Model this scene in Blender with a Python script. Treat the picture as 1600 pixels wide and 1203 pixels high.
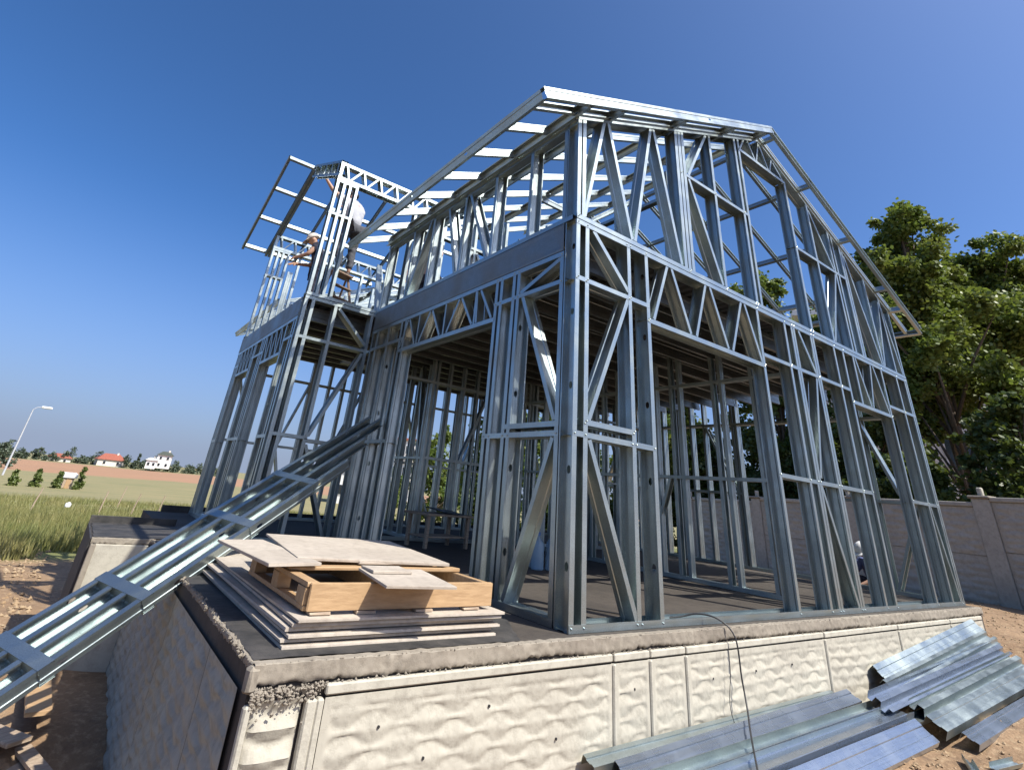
import bpy, bmesh, math, random
from mathutils import Vector, Matrix, noise
random.seed(7)
S = bpy.context.scene
for o in list(bpy.data.objects): bpy.data.objects.remove(o)

# ------------------------------------------------------------------ camera
def setup_camera():
    cam = bpy.data.cameras.new('camera'); co = bpy.data.objects.new('camera', cam)
    S.collection.objects.link(co)
    yaw, pitch, roll = 0.5934, 0.4615, 0.1016
    fwd = Vector((math.sin(yaw)*math.cos(pitch), math.cos(yaw)*math.cos(pitch), math.sin(pitch)))
    right = Vector((math.cos(yaw), -math.sin(yaw), 0)); up = right.cross(fwd)
    r = right*math.cos(roll) + up*math.sin(roll); u = -right*math.sin(roll) + up*math.cos(roll)
    m = Matrix((r, u, -fwd)).transposed().to_4x4(); m.translation = Vector((-2.811, -2.8825, 0.7296))
    co.matrix_world = m
    cam.sensor_width = 36; cam.lens = 802.4/1600*36
    cam.shift_x = (800-770.8)/1600; cam.shift_y = (374.4-601.5)/1600
    cam.clip_start = .05; cam.clip_end = 6000
    S.camera = co
setup_camera()

# ------------------------------------------------------------------ light
SUN_AZ = Vector((0.42, -0.907, 0)).normalized(); SUN_EL = math.radians(50)
def setup_light():
    w = bpy.data.worlds.new('World'); S.world = w; w.use_nodes = True
    nt = w.node_tree; bg = nt.nodes['Background']
    sky = nt.nodes.new('ShaderNodeTexSky'); sky.sky_type = 'NISHITA'; sky.sun_disc = False
    sky.sun_elevation = SUN_EL; sky.sun_rotation = math.atan2(SUN_AZ.x, SUN_AZ.y)
    sky.altitude = 300; sky.air_density = .6; sky.dust_density = 2.4; sky.ozone_density = 6.0
    hs = nt.nodes.new('ShaderNodeHueSaturation'); hs.inputs['Saturation'].default_value = 1.17
    nt.links.new(sky.outputs[0], hs.inputs['Color']); tc = nt.nodes.new('ShaderNodeTexCoord'); sp = nt.nodes.new('ShaderNodeSeparateXYZ'); nt.links.new(tc.outputs['Generated'], sp.inputs[0])
    mr = nt.nodes.new('ShaderNodeMapRange'); mr.inputs[1].default_value = 0; mr.inputs[2].default_value = .42; mr.inputs[3].default_value = 1; mr.inputs[4].default_value = 0; nt.links.new(sp.outputs[2], mr.inputs[0])
    pw = nt.nodes.new('ShaderNodeMath'); pw.operation = 'POWER'; nt.links.new(mr.outputs[0], pw.inputs[0]); pw.inputs[1].default_value = 1.7
    mx = nt.nodes.new('ShaderNodeMix'); mx.data_type = 'RGBA'; nt.links.new(pw.outputs[0], mx.inputs[0]); nt.links.new(hs.outputs[0], mx.inputs[6]); mx.inputs[7].default_value = (1.4, 1.7, 2.36, 1)   # pale haze towards the horizon, all round
    nt.links.new(mx.outputs[2], bg.inputs[0]); bg.inputs[1].default_value = .15
    l = bpy.data.lights.new('sun', 'SUN'); l.energy = 4.8; l.angle = math.radians(.53); l.color = (1, .95, .86)
    lo = bpy.data.objects.new('sun', l); S.collection.objects.link(lo)
    d = SUN_AZ*math.cos(SUN_EL) + Vector((0, 0, math.sin(SUN_EL)))
    lo.rotation_euler = d.to_track_quat('Z', 'Y').to_euler()
    S.view_settings.view_transform = 'Standard'; S.view_settings.look = 'None'
    S.view_settings.gamma = 1; S.view_settings.exposure = 0.66
    S.view_settings.use_curve_mapping = False
setup_light()

# ------------------------------------------------------------------ materials
def new_mat(name):
    m = bpy.data.materials.new(name); m.use_nodes = True
    nt = m.node_tree; return m, nt, nt.nodes['Principled BSDF']
def N(nt, t, **kw):
    n = nt.nodes.new(t)
    for k, v in kw.items(): setattr(n, k, v)
    return n
def mix_col(nt, fac, a, b):
    n = N(nt, 'ShaderNodeMix', data_type='RGBA')
    for i, v in ((0, fac), (6, a), (7, b)):
        if isinstance(v, (int, float)): n.inputs[i].default_value = v
        elif isinstance(v, tuple): n.inputs[i].default_value = (*v, 1)
        else: nt.links.new(v, n.inputs[i])
    return n.outputs[2]
def noise_fac(nt, scale, detail=4, rough=.55, coord='Object', lo=.35, hi=.65, stretch=None, w=None):
    tc = N(nt, 'ShaderNodeTexCoord'); src = tc.outputs[coord]
    if stretch:
        mp = N(nt, 'ShaderNodeMapping'); mp.inputs['Scale'].default_value = stretch
        nt.links.new(src, mp.inputs[0]); src = mp.outputs[0]
    n = N(nt, 'ShaderNodeTexNoise'); n.inputs['Scale'].default_value = scale
    n.inputs['Detail'].default_value = detail; n.inputs['Roughness'].default_value = rough
    nt.links.new(src, n.inputs['Vector'])
    r = N(nt, 'ShaderNodeMapRange'); r.inputs[1].default_value = lo; r.inputs[2].default_value = hi
    nt.links.new(n.outputs[0], r.inputs[0]); return r.outputs[0]
def geo_pos(nt):
    g = N(nt, 'ShaderNodeNewGeometry'); return g.outputs['Position']
def bump(nt, bs, h, strength=.3, dist=.01):
    b = N(nt, 'ShaderNodeBump'); b.inputs['Strength'].default_value = strength; b.inputs['Distance'].default_value = dist
    nt.links.new(h, b.inputs['Height']); nt.links.new(b.outputs[0], bs.inputs['Normal'])

def steel(name, c1, c2, rough=(.28, .5), metal=.95, spangle=90):
    m, nt, b = new_mat(name)
    b.inputs['Metallic'].default_value = metal
    f = noise_fac(nt, spangle, 2, .5, lo=.3, hi=.7)
    f2 = noise_fac(nt, 3.0, 4, .6, lo=.35, hi=.7)
    oi = N(nt, 'ShaderNodeObjectInfo')
    col = mix_col(nt, f, c1, c2)
    dk = tuple(x*.72 for x in c1)
    mu = N(nt, 'ShaderNodeMath', operation='MULTIPLY'); nt.links.new(oi.outputs['Random'], mu.inputs[0]); mu.inputs[1].default_value = .55
    col = mix_col(nt, mu.outputs[0], col, dk)
    f3 = N(nt, 'ShaderNodeMath', operation='MULTIPLY'); nt.links.new(f2, f3.inputs[0]); f3.inputs[1].default_value = .35
    col = mix_col(nt, f3.outputs[0], col, tuple(x*.75 for x in c2))
    nt.links.new(col, b.inputs['Base Color'])
    mr = N(nt, 'ShaderNodeMapRange'); mr.inputs[3].default_value = rough[0]; mr.inputs[4].default_value = rough[1]
    nt.links.new(f2, mr.inputs[0]); nt.links.new(mr.outputs[0], b.inputs['Roughness'])
    st = noise_fac(nt, 1.0, 3, .6, lo=.2, hi=.8, stretch=(1.1, 26, 26))
    ad = N(nt, 'ShaderNodeMath', operation='MULTIPLY_ADD'); nt.links.new(st, ad.inputs[0]); ad.inputs[1].default_value = .9; nt.links.new(noise_fac(nt, 2.5, 2, .5, lo=0, hi=1), ad.inputs[2])
    bump(nt, b, ad.outputs[0], .13, .012)
    return m
def plain(name, c1, c2, scale=6, rough=.85, detail=5, bmp=0.0, stretch=None, dist=.01, coord='Object'):
    m, nt, b = new_mat(name)
    f = noise_fac(nt, scale, detail, .6, coord=coord, stretch=stretch)
    nt.links.new(mix_col(nt, f, c1, c2), b.inputs['Base Color']); b.inputs['Roughness'].default_value = rough
    if bmp: bump(nt, b, f, bmp, dist)
    return m
STEEL = steel('galvanised_steel', (.50, .575, .575), (.335, .385, .39), (.29, .52), .94, 130)
STEEL_JOIST = steel('shade_toned_joist_steel', (.26, .275, .27), (.18, .19, .19), (.3, .5), .9)  # same galvanised steel, darkened to put the ceiling shade into its colour
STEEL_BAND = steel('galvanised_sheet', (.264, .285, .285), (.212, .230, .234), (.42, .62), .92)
STEEL_SHINY = steel('new_galvanised_sheet', (.425, .484, .561), (.374, .433, .510), (.22, .36), .85, 40)
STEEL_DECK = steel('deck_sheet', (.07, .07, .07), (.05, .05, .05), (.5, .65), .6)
WOOD = plain('pine_wood', (.430, .284, .150), (.327, .206, .103), 9, .7, 6, .2, (1, 6, 6), .004)
WOOD_OLD = plain('weathered_wood', (.42, .33, .24), (.27, .2, .14), 9, .8, 6, .3, (1, 7, 7), .004)
BLACK = plain('black_rubber', (.012, .012, .014), (.03, .03, .032), 8, .5)
WHITE = plain('white_plastic', (.78, .78, .77), (.68, .68, .67), 5, .45)
BLUE = plain('blue_tarpaulin', (.05, .13, .33), (.08, .18, .42), 6, .5, 4, .4)
RUST = plain('rusty_steel', (.40, .24, .13), (.55, .50, .46), 14, .6)

def concrete(name, base, stain, dark, st=1.2):
    m, nt, b = new_mat(name)
    tc = N(nt, 'ShaderNodeTexCoord')
    f = noise_fac(nt, 1.1, 7, .65, lo=.42, hi=.66)
    g = noise_fac(nt, 14, 6, .7, lo=.46, hi=.72)
    v = noise_fac(nt, 3.2, 5, .6, lo=.52, hi=.72, stretch=(2.2, 2.2, .45))
    c = mix_col(nt, f, base, stain)
    gm = N(nt, 'ShaderNodeMath', operation='MULTIPLY'); nt.links.new(g, gm.inputs[0]); gm.inputs[1].default_value = .6
    c = mix_col(nt, gm.outputs[0], c, dark)
    vm = N(nt, 'ShaderNodeMath', operation='MULTIPLY'); nt.links.new(v, vm.inputs[0]); vm.inputs[1].default_value = .4
    c = mix_col(nt, vm.outputs[0], c, stain)
    nt.links.new(c, b.inputs['Base Color']); b.inputs['Roughness'].default_value = .92
    bump(nt, b, g, .25, .006)
    return m
CONC = concrete('cast_concrete_relief', (.445, .420, .344), (.353, .328, .269), (.244, .223, .181))
CONC_LIP = concrete('rough_slab_concrete', (.277, .244, .193), (.210, .181, .143), (.126, .109, .084))
BOARD = concrete('cement_board', (.45, .395, .325), (.37, .32, .26), (.25, .215, .175))
CONC_SHADE = concrete('shade_toned_concrete', (.34, .33, .275), (.26, .25, .21), (.16, .155, .13))  # darker copy of the wall concrete; colour carries the left side's shade
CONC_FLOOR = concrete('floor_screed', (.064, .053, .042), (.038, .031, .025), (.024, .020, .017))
CONC_GREY = concrete('grey_wall_concrete', (.44, .415, .345), (.35, .33, .275), (.24, .225, .19))
MEMB = plain('bitumen_membrane', (.02, .02, .02), (.06, .055, .05), 5, .75, 6, .5)
PLASTER = plain('cream_plaster', (.66, .62, .54), (.56, .52, .45), 1.5, .9)
PLASTER_W = plain('white_plaster', (.74, .73, .70), (.66, .65, .62), .8, .9)
TILE = plain('red_roof_tile', (.32, .10, .06), (.22, .07, .045), 3, .8)
GLASS = new_mat('window_glass')[0]
_b = GLASS.node_tree.nodes['Principled BSDF']; _b.inputs['Base Color'].default_value = (.02, .025, .03, 1); _b.inputs['Roughness'].default_value = .08
def leaf_mat(name, c1, c2, trans=.3):
    m, nt, b = new_mat(name)
    f = noise_fac(nt, .9, 4, .6, lo=.35, hi=.65, coord='Object')
    col = mix_col(nt, f, c1, c2)
    nt.links.new(col, b.inputs['Base Color']); b.inputs['Roughness'].default_value = .5
    t = N(nt, 'ShaderNodeBsdfTranslucent'); tcol = mix_col(nt, .5, col, (.16, .2, .02)); nt.links.new(tcol, t.inputs[0])
    mx = N(nt, 'ShaderNodeMixShader'); mx.inputs[0].default_value = trans
    nt.links.new(b.outputs[0], mx.inputs[1]); nt.links.new(t.outputs[0], mx.inputs[2])
    nt.links.new(mx.outputs[0], nt.nodes['Material Output'].inputs[0]); return m
LEAF = leaf_mat('plane_tree_leaf', (.10, .17, .032), (.19, .22, .055), .4)
LEAF_D = leaf_mat('dark_leaf', (.045, .08, .018), (.08, .11, .028), .3)
LEAF_FAR = leaf_mat('haze_toned_leaf', (.06, .085, .055), (.085, .11, .065), .1)  # distance haze put into the leaf colour as a bluish grey-green
CONIFER = leaf_mat('conifer_leaf', (.09, .13, .03), (.15, .18, .045), .15)
GRASSM = leaf_mat('field_grass', (.19, .21, .07), (.31, .275, .11), .3)
BARK = plain('bark', (.16, .12, .085), (.09, .07, .05), 9, .95, 6, .5)

# ------------------------------------------------------------------ mesh helpers
C = S.collection
def obj(name, me, mat=None, parent=None, smooth=False):
    o = bpy.data.objects.new(name, me); C.objects.link(o)
    if mat and not me.materials: me.materials.append(mat)
    if parent: o.parent = parent
    if smooth:
        me.polygons.foreach_set('use_smooth', [True]*len(me.polygons))
    return o
def pyd(name, v, f):
    me = bpy.data.meshes.new(name); me.from_pydata(v, [], f); me.update(); return me
def tag(o, label, cat, group=None, kind=None):
    if label: o['label'] = label
    if cat: o['category'] = cat
    if group: o['group'] = group
    if kind: o['kind'] = kind
    return o
def empty(name, loc=(0, 0, 0), rz=0):
    o = bpy.data.objects.new(name, None); C.objects.link(o); o.location = loc; o.rotation_euler = (0, 0, rz); o.empty_display_size = .2
    return o
def box_me(name, sx, sy, sz, bev=.0, jit=0.0):
    bm = bmesh.new(); bmesh.ops.create_cube(bm, size=1)
    for v in bm.verts: v.co = Vector((v.co.x*sx, v.co.y*sy, v.co.z*sz))
    if bev: bmesh.ops.bevel(bm, geom=bm.edges[:], offset=bev, segments=1, affect='EDGES')
    if jit:
        for v in bm.verts: v.co += Vector([random.uniform(-jit, jit) for _ in range(3)])
    me = bpy.data.meshes.new(name); bm.to_mesh(me); bm.free(); return me
def box(name, c, s, mat, parent=None, rz=0, bev=.004, rot=None, jit=0.0):
    o = obj(name, box_me(name, *s, bev=bev, jit=jit), mat, parent); o.location = c
    o.rotation_euler = rot if rot else (0, 0, rz); return o
def tube_me(name, pts, radii, n=8):
    vs, fs = [], []
    for i, p in enumerate(pts):
        p = Vector(p); a = Vector(pts[max(i-1, 0)]); b = Vector(pts[min(i+1, len(pts)-1)])
        t = (b-a).normalized(); q = t.orthogonal().normalized() if abs(t.z) > .95 else t.cross(Vector((0, 0, 1))).normalized()
        w = t.cross(q); r = radii[i] if isinstance(radii, (list, tuple)) else radii
        for k in range(n):
            an = 2*math.pi*k/n; vs.append(p + q*math.cos(an)*r + w*math.sin(an)*r)
    for i in range(len(pts)-1):
        for k in range(n): fs.append((i*n+k, i*n+(k+1) % n, (i+1)*n+(k+1) % n, (i+1)*n+k))
    fs.append(tuple(range(n))[::-1]); fs.append(tuple(range((len(pts)-1)*n, len(pts)*n)))
    return pyd(name, [tuple(v) for v in vs], fs)

_sec = {}
def section(L, D, F, flip, holes):
    key = (round(L, 3), D, F, flip, holes)
    if key in _sec: return _sec[key]
    lip = .012; s = -1 if flip else 1
    prof = [(lip, F/2), (0, F/2), (0, -F/2), (D*.28, -F/2), (D*.32, -F/2+.006), (D*.68, -F/2+.006), (D*.72, -F/2), (D, -F/2), (D, F/2), (D-lip, F/2)]
    vs, fs = [], []
    def strip(a, b, x0, x1):
        i = len(vs)
        vs.extend([(x0, a[0], a[1]*s), (x1, a[0], a[1]*s), (x1, b[0], b[1]*s), (x0, b[0], b[1]*s)]); fs.append((i, i+1, i+2, i+3))
    for k in range(len(prof)-1):
        a, b = prof[k], prof[k+1]
        if k == 4 and holes:
            y0, y1, z = a[0], b[0], a[1]; hx = .03; hl = .045
            xs = [x for x in holes if .1 < x < L-.1]; cur = 0
            for x in xs:
                strip(a, b, cur, x-hl); cur = x+hl
                i = len(vs); cy = (y0+y1)/2; hr = (y1-y0)*.38
                outer = [(x+hl, cy), (x+hl, y1), (x, y1), (x-hl, y1), (x-hl, cy), (x-hl, y0), (x, y0), (x+hl, y0)]
                for q in range(8):
                    an = q*math.pi/4
                    vs.append((outer[q][0], outer[q][1], z*s)); vs.append((x+math.cos(an)*hx, cy+math.sin(an)*hr, z*s))
                for q in range(8):
                    r = (q+1) % 8; fs.append((i+2*q, i+2*r, i+2*r+1, i+2*q+1))
            strip(a, b, cur, L)
        else: strip(a, b, 0, L)
    me = pyd('c_section', vs, fs); me.materials.append(STEEL); _sec[key] = me; return me
def member(name, p0, p1, d, parent, D=.14, F=.045, flip=False, holes=None, mat=None):
    p0, p1 = Vector(p0), Vector(p1); ax = p1-p0; L = ax.length; ax.normalize()
    d = Vector(d); d = (d - ax*d.dot(ax)).normalized(); f = ax.cross(d)
    hs = tuple(round(x, 2) for x in holes) if holes else None
    o = bpy.data.objects.new(name, section(L, D, F, flip, hs)); C.objects.link(o)
    m = Matrix((ax, d, f)).transposed().to_4x4(); m.translation = p0
    o.matrix_world = m; o.parent = parent
    if mat: o.material_slots[0].link = 'OBJECT'; o.material_slots[0].material = mat
    return o

# ------------------------------------------------------------------ terrain
CP = [(-2.8, -2.9, -.9), (-5, -2, -1.1), (-2.6, 0.3, -1.3), (-2.35, 2.2, -1.38), (-2.4, 3.4, -1.12), (-2.6, 4.1, -1.0), (-3.0, 3.0, -1.1), (-3.2, 5, -1.1), (-3.2, 8, -1.12), (-5, 4, -1.15),
      (-.6, -.35, -.66), (0, -.6, -.62), (1, -.5, -.64), (2, -.8, -.72), (3, -.5, -.66), (3, -.9, -.70), (3, -1.5, -.74), (5, -.5, -.58), (5, -1, -.62), (6, -1.2, -.58), (7.6, -.3, -.34), (8.2, .3, -.3), (9, 0, -.32), (11, 1, -.3), (13.5, .4, -.34), (12, -3, -.4), (20, 7, -.75),
      (14, 8, -.65), (8.2, 5, -.6), (9, 9, -.75), (4, 13, -1.1), (-3, 12, -1.15), (-4, 18, -1.25), (-5, 26, -1.5), (2, 25, -1.45), (20, 30, -1.5), (30, 0, -.6), (0, -12, -1.0), (-15, 5, -1.6), (-20, 25, -1.8)]
def terrain(x, y, fine=True):
    w = 0; s = 0
    for a, b, c in CP:
        q = 1/((x-a)**2+(y-b)**2+.12)**1.6; w += q; s += q*c
    near = s/w
    r = math.hypot(x, y); t = min(max((r-26)/30, 0), 1); t = t*t*(3-2*t)
    far = -2.1 - .0012*max(r-60, 0) + .004*max(-300, min(x, 300))
    z = near*(1-t)+far*t
    if fine:
        k = max(0, 1-r/22)
        z += k*(.07*noise.noise((x*1.3, y*1.3, 0)) + .045*noise.noise((x*4.1, y*4.1, 3)) + .025*noise.noise((x*11, y*11, 7)))
        z += .25*noise.noise((x*.03, y*.03, 5))*t
    return z
def build_ground():
    n = 250; vs = []; fs = []
    def warp(t): return math.sinh(t*6.2)*3.9/1.0
    for j in range(n):
        for i in range(n):
            x = 2 + warp(2*i/(n-1)-1); y = 2.5 + warp(2*j/(n-1)-1)
            vs.append((x, y, terrain(x, y)))
    for j in range(n-1):
        for i in range(n-1):
            a = j*n+i; fs.append((a, a+1, a+n+1, a+n))
    m, nt, b = new_mat('soil_and_fields')
    pos = geo_pos(nt)
    sep = N(nt, 'ShaderNodeSeparateXYZ'); nt.links.new(pos, sep.inputs[0])
    def pn(scale, detail=5, lo=.35, hi=.65, rough=.6, stretch=None):
        t = N(nt, 'ShaderNodeTexNoise'); t.inputs['Scale'].default_value = scale; t.inputs['Detail'].default_value = detail; t.inputs['Roughness'].default_value = rough
        src = pos
        if stretch:
            mp = N(nt, 'ShaderNodeMapping'); mp.inputs['Scale'].default_value = stretch; nt.links.new(pos, mp.inputs[0]); src = mp.outputs[0]
        nt.links.new(src, t.inputs['Vector'])
        r = N(nt, 'ShaderNodeMapRange'); r.inputs[1].default_value = lo; r.inputs[2].default_value = hi
        nt.links.new(t.outputs[0], r.inputs[0]); return r.outputs[0]
    soil = mix_col(nt, pn(1.4), (.27, .175, .098), (.195, .122, .066))
    soil = mix_col(nt, pn(17, 6, .5, .75), soil, (.36, .26, .155))
    soil = mix_col(nt, pn(5, 6, .55, .75), soil, (.11, .07, .042))
    green = mix_col(nt, pn(.35, 6), (.105, .135, .04), (.17, .165, .06))
    dry = mix_col(nt, pn(.5, 6, stretch=(.25, 1, 1)), (.25, .21, .10), (.17, .165, .072))
    brown = mix_col(nt, pn(.25, 6, stretch=(.15, 1, 1)), (.33, .185, .10), (.28, .16, .09))
    wob = pn(.12, 3, 0, 1)
    def step(y0, wd):
        a = N(nt, 'ShaderNodeMath', operation='MULTIPLY_ADD'); nt.links.new(wob, a.inputs[0]); a.inputs[1].default_value = wd; nt.links.new(sep.outputs[1], a.inputs[2])
        r = N(nt, 'ShaderNodeMapRange'); r.inputs[1].default_value = y0; r.inputs[2].default_value = y0+max(.8, y0*.05); nt.links.new(a.outputs[0], r.inputs[0]); return r.outputs[0]
    c = mix_col(nt, step(12.5, 3), soil, green); c = mix_col(nt, step(27, 8), c, dry); c = mix_col(nt, step(112, 14), c, brown); c = mix_col(nt, step(235, 20), c, dry)
    nt.links.new(c, b.inputs['Base Color']); b.inputs['Roughness'].default_value = .95
    bump(nt, b, pn(26, 6, .2, .8), .6, .02)
    o = obj('ground', pyd('ground', vs, fs), m, smooth=True); o['kind'] = 'structure'
build_ground()

# clods and stones on the soil
def build_clods():
    vs, fs = [], []
    base = [(1, 0, 0), (-1, 0, 0), (0, 1, 0), (0, -1, 0), (0, 0, 1), (0, 0, -1)]
    tri = [(0, 2, 4), (2, 1, 4), (1, 3, 4), (3, 0, 4), (2, 0, 5), (1, 2, 5), (3, 1, 5), (0, 3, 5)]
    def put(x, y, r):
        z = terrain(x, y); i = len(vs); a = random.random()*6.28
        for p in base:
            q = Vector(p)*r*random.uniform(.55, 1.2); q = Vector((q.x*math.cos(a)-q.y*math.sin(a), q.x*math.sin(a)+q.y*math.cos(a), q.z*.7))
            vs.append((x+q.x, y+q.y, z+q.z+r*.1))
        for t in tri: fs.append(tuple(i+k for k in t))
    for k in range(9000):
        u = random.random()
        if u < .35: x, y, r = random.uniform(-1, 13), random.uniform(-2.2, -.25), random.uniform(.004, .03)
        elif u < .5: x, y, r = random.uniform(7.6, 14), random.uniform(-1, 3), random.uniform(.006, .04)
        else: x, y, r = random.uniform(-6, -2.7), random.uniform(.0, 14), random.uniform(.008, .06)
        if random.random() < .97: r *= .7
        put(x, y, r)
    m = plain('clod', (.27, .18, .10), (.36, .27, .17), 9, .95, 3, 0, None, .01, 'Generated')
    o = obj('soil_clods', pyd('soil_clods', vs, fs), m); tag(o, 'loose brown clods and small stones on the bare soil', 'soil', kind='stuff')
build_clods()

def build_grass():
    vs, fs = [], []
    for k in range(42000):
        y = 11.5 + random.random()**1.4*24; x = random.uniform(-4.2-y*.09, 3+y*.42)
        if -3 < x < 8.3 and y < 12.6: continue
        if noise.noise((x*.35, y*.35, 2)) < -.28 and random.random() < .8: continue
        z = terrain(x, y, False); h = random.uniform(.18, .42)*(1.1 if y < 22 else .7)
        for b in range(2):
            a = random.random()*6.28; wx, wy = math.cos(a)*.018, math.sin(a)*.018; lx, ly = random.uniform(-.14, .14), random.uniform(-.14, .14)
            ox, oy = random.uniform(-.1, .1), random.uniform(-.1, .1); i = len(vs)
            vs += [(x+ox-wx, y+oy-wy, z-.05), (x+ox+wx, y+oy+wy, z-.05), (x+ox+lx, y+oy+ly, z+h)]; fs.append((i, i+1, i+2))
    o = obj('field_grass', pyd('field_grass', vs, fs), GRASSM); tag(o, 'tall green grass of the field beyond the foundation', 'grass', kind='stuff')
build_grass()

# ------------------------------------------------------------------ foundation
def relief_panel(name, L, H, parent, mat, rows=True, res=.018, amp=.0095, lens=.28, pitch=.07, seed=0, border=.035):
    # local: x along wall, z up from 0 to -H, outward = -y
    nx = max(6, int(L/res)); nz = max(6, int(H/res)); vs, fs = [], []
    for j in range(nz+1):
        for i in range(nx+1):
            u = L*i/nx; v = H*j/nz
            e = min(u, L-u, v+.0, H-v+1); k = min(max((e-border)/.02, 0), 1)
            uu = u+seed*.7; w = .030*math.sin(3*uu+seed)+.02*noise.noise((uu*2, v*3, seed))
            q = (v+w*.25)/pitch; n = math.floor(q); sq = q-n
            t = 2*math.pi*(uu+.04*noise.noise((uu*1.5, v*2, seed+3)))/lens
            mm = .5+.36*math.cos(t+n*math.pi+.4*noise.noise((uu*2, n, seed)))
            h = 1-sq/mm if sq < mm else (sq-mm)/(1-mm)
            h = h*h*(3-2*h)*.5+h*.5
            h = h*amp*(.85+.6*noise.noise((uu*3.5, v*5, seed))) + .0022*noise.noise((uu*25, v*25, seed))+.0018*noise.noise((uu*70, v*70, seed))
            y = -(h*k) if k > 0 else -.012
            if k < 1: y = -.009*(1-k) - h*k
            vs.append((u, y, -v))
    for j in range(nz):
        for i in range(nx):
            a = j*(nx+1)+i; fs.append((a, a+nx+1, a+nx+2, a+1))
    return obj(name, pyd(name, vs, fs), mat, parent, True)

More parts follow.
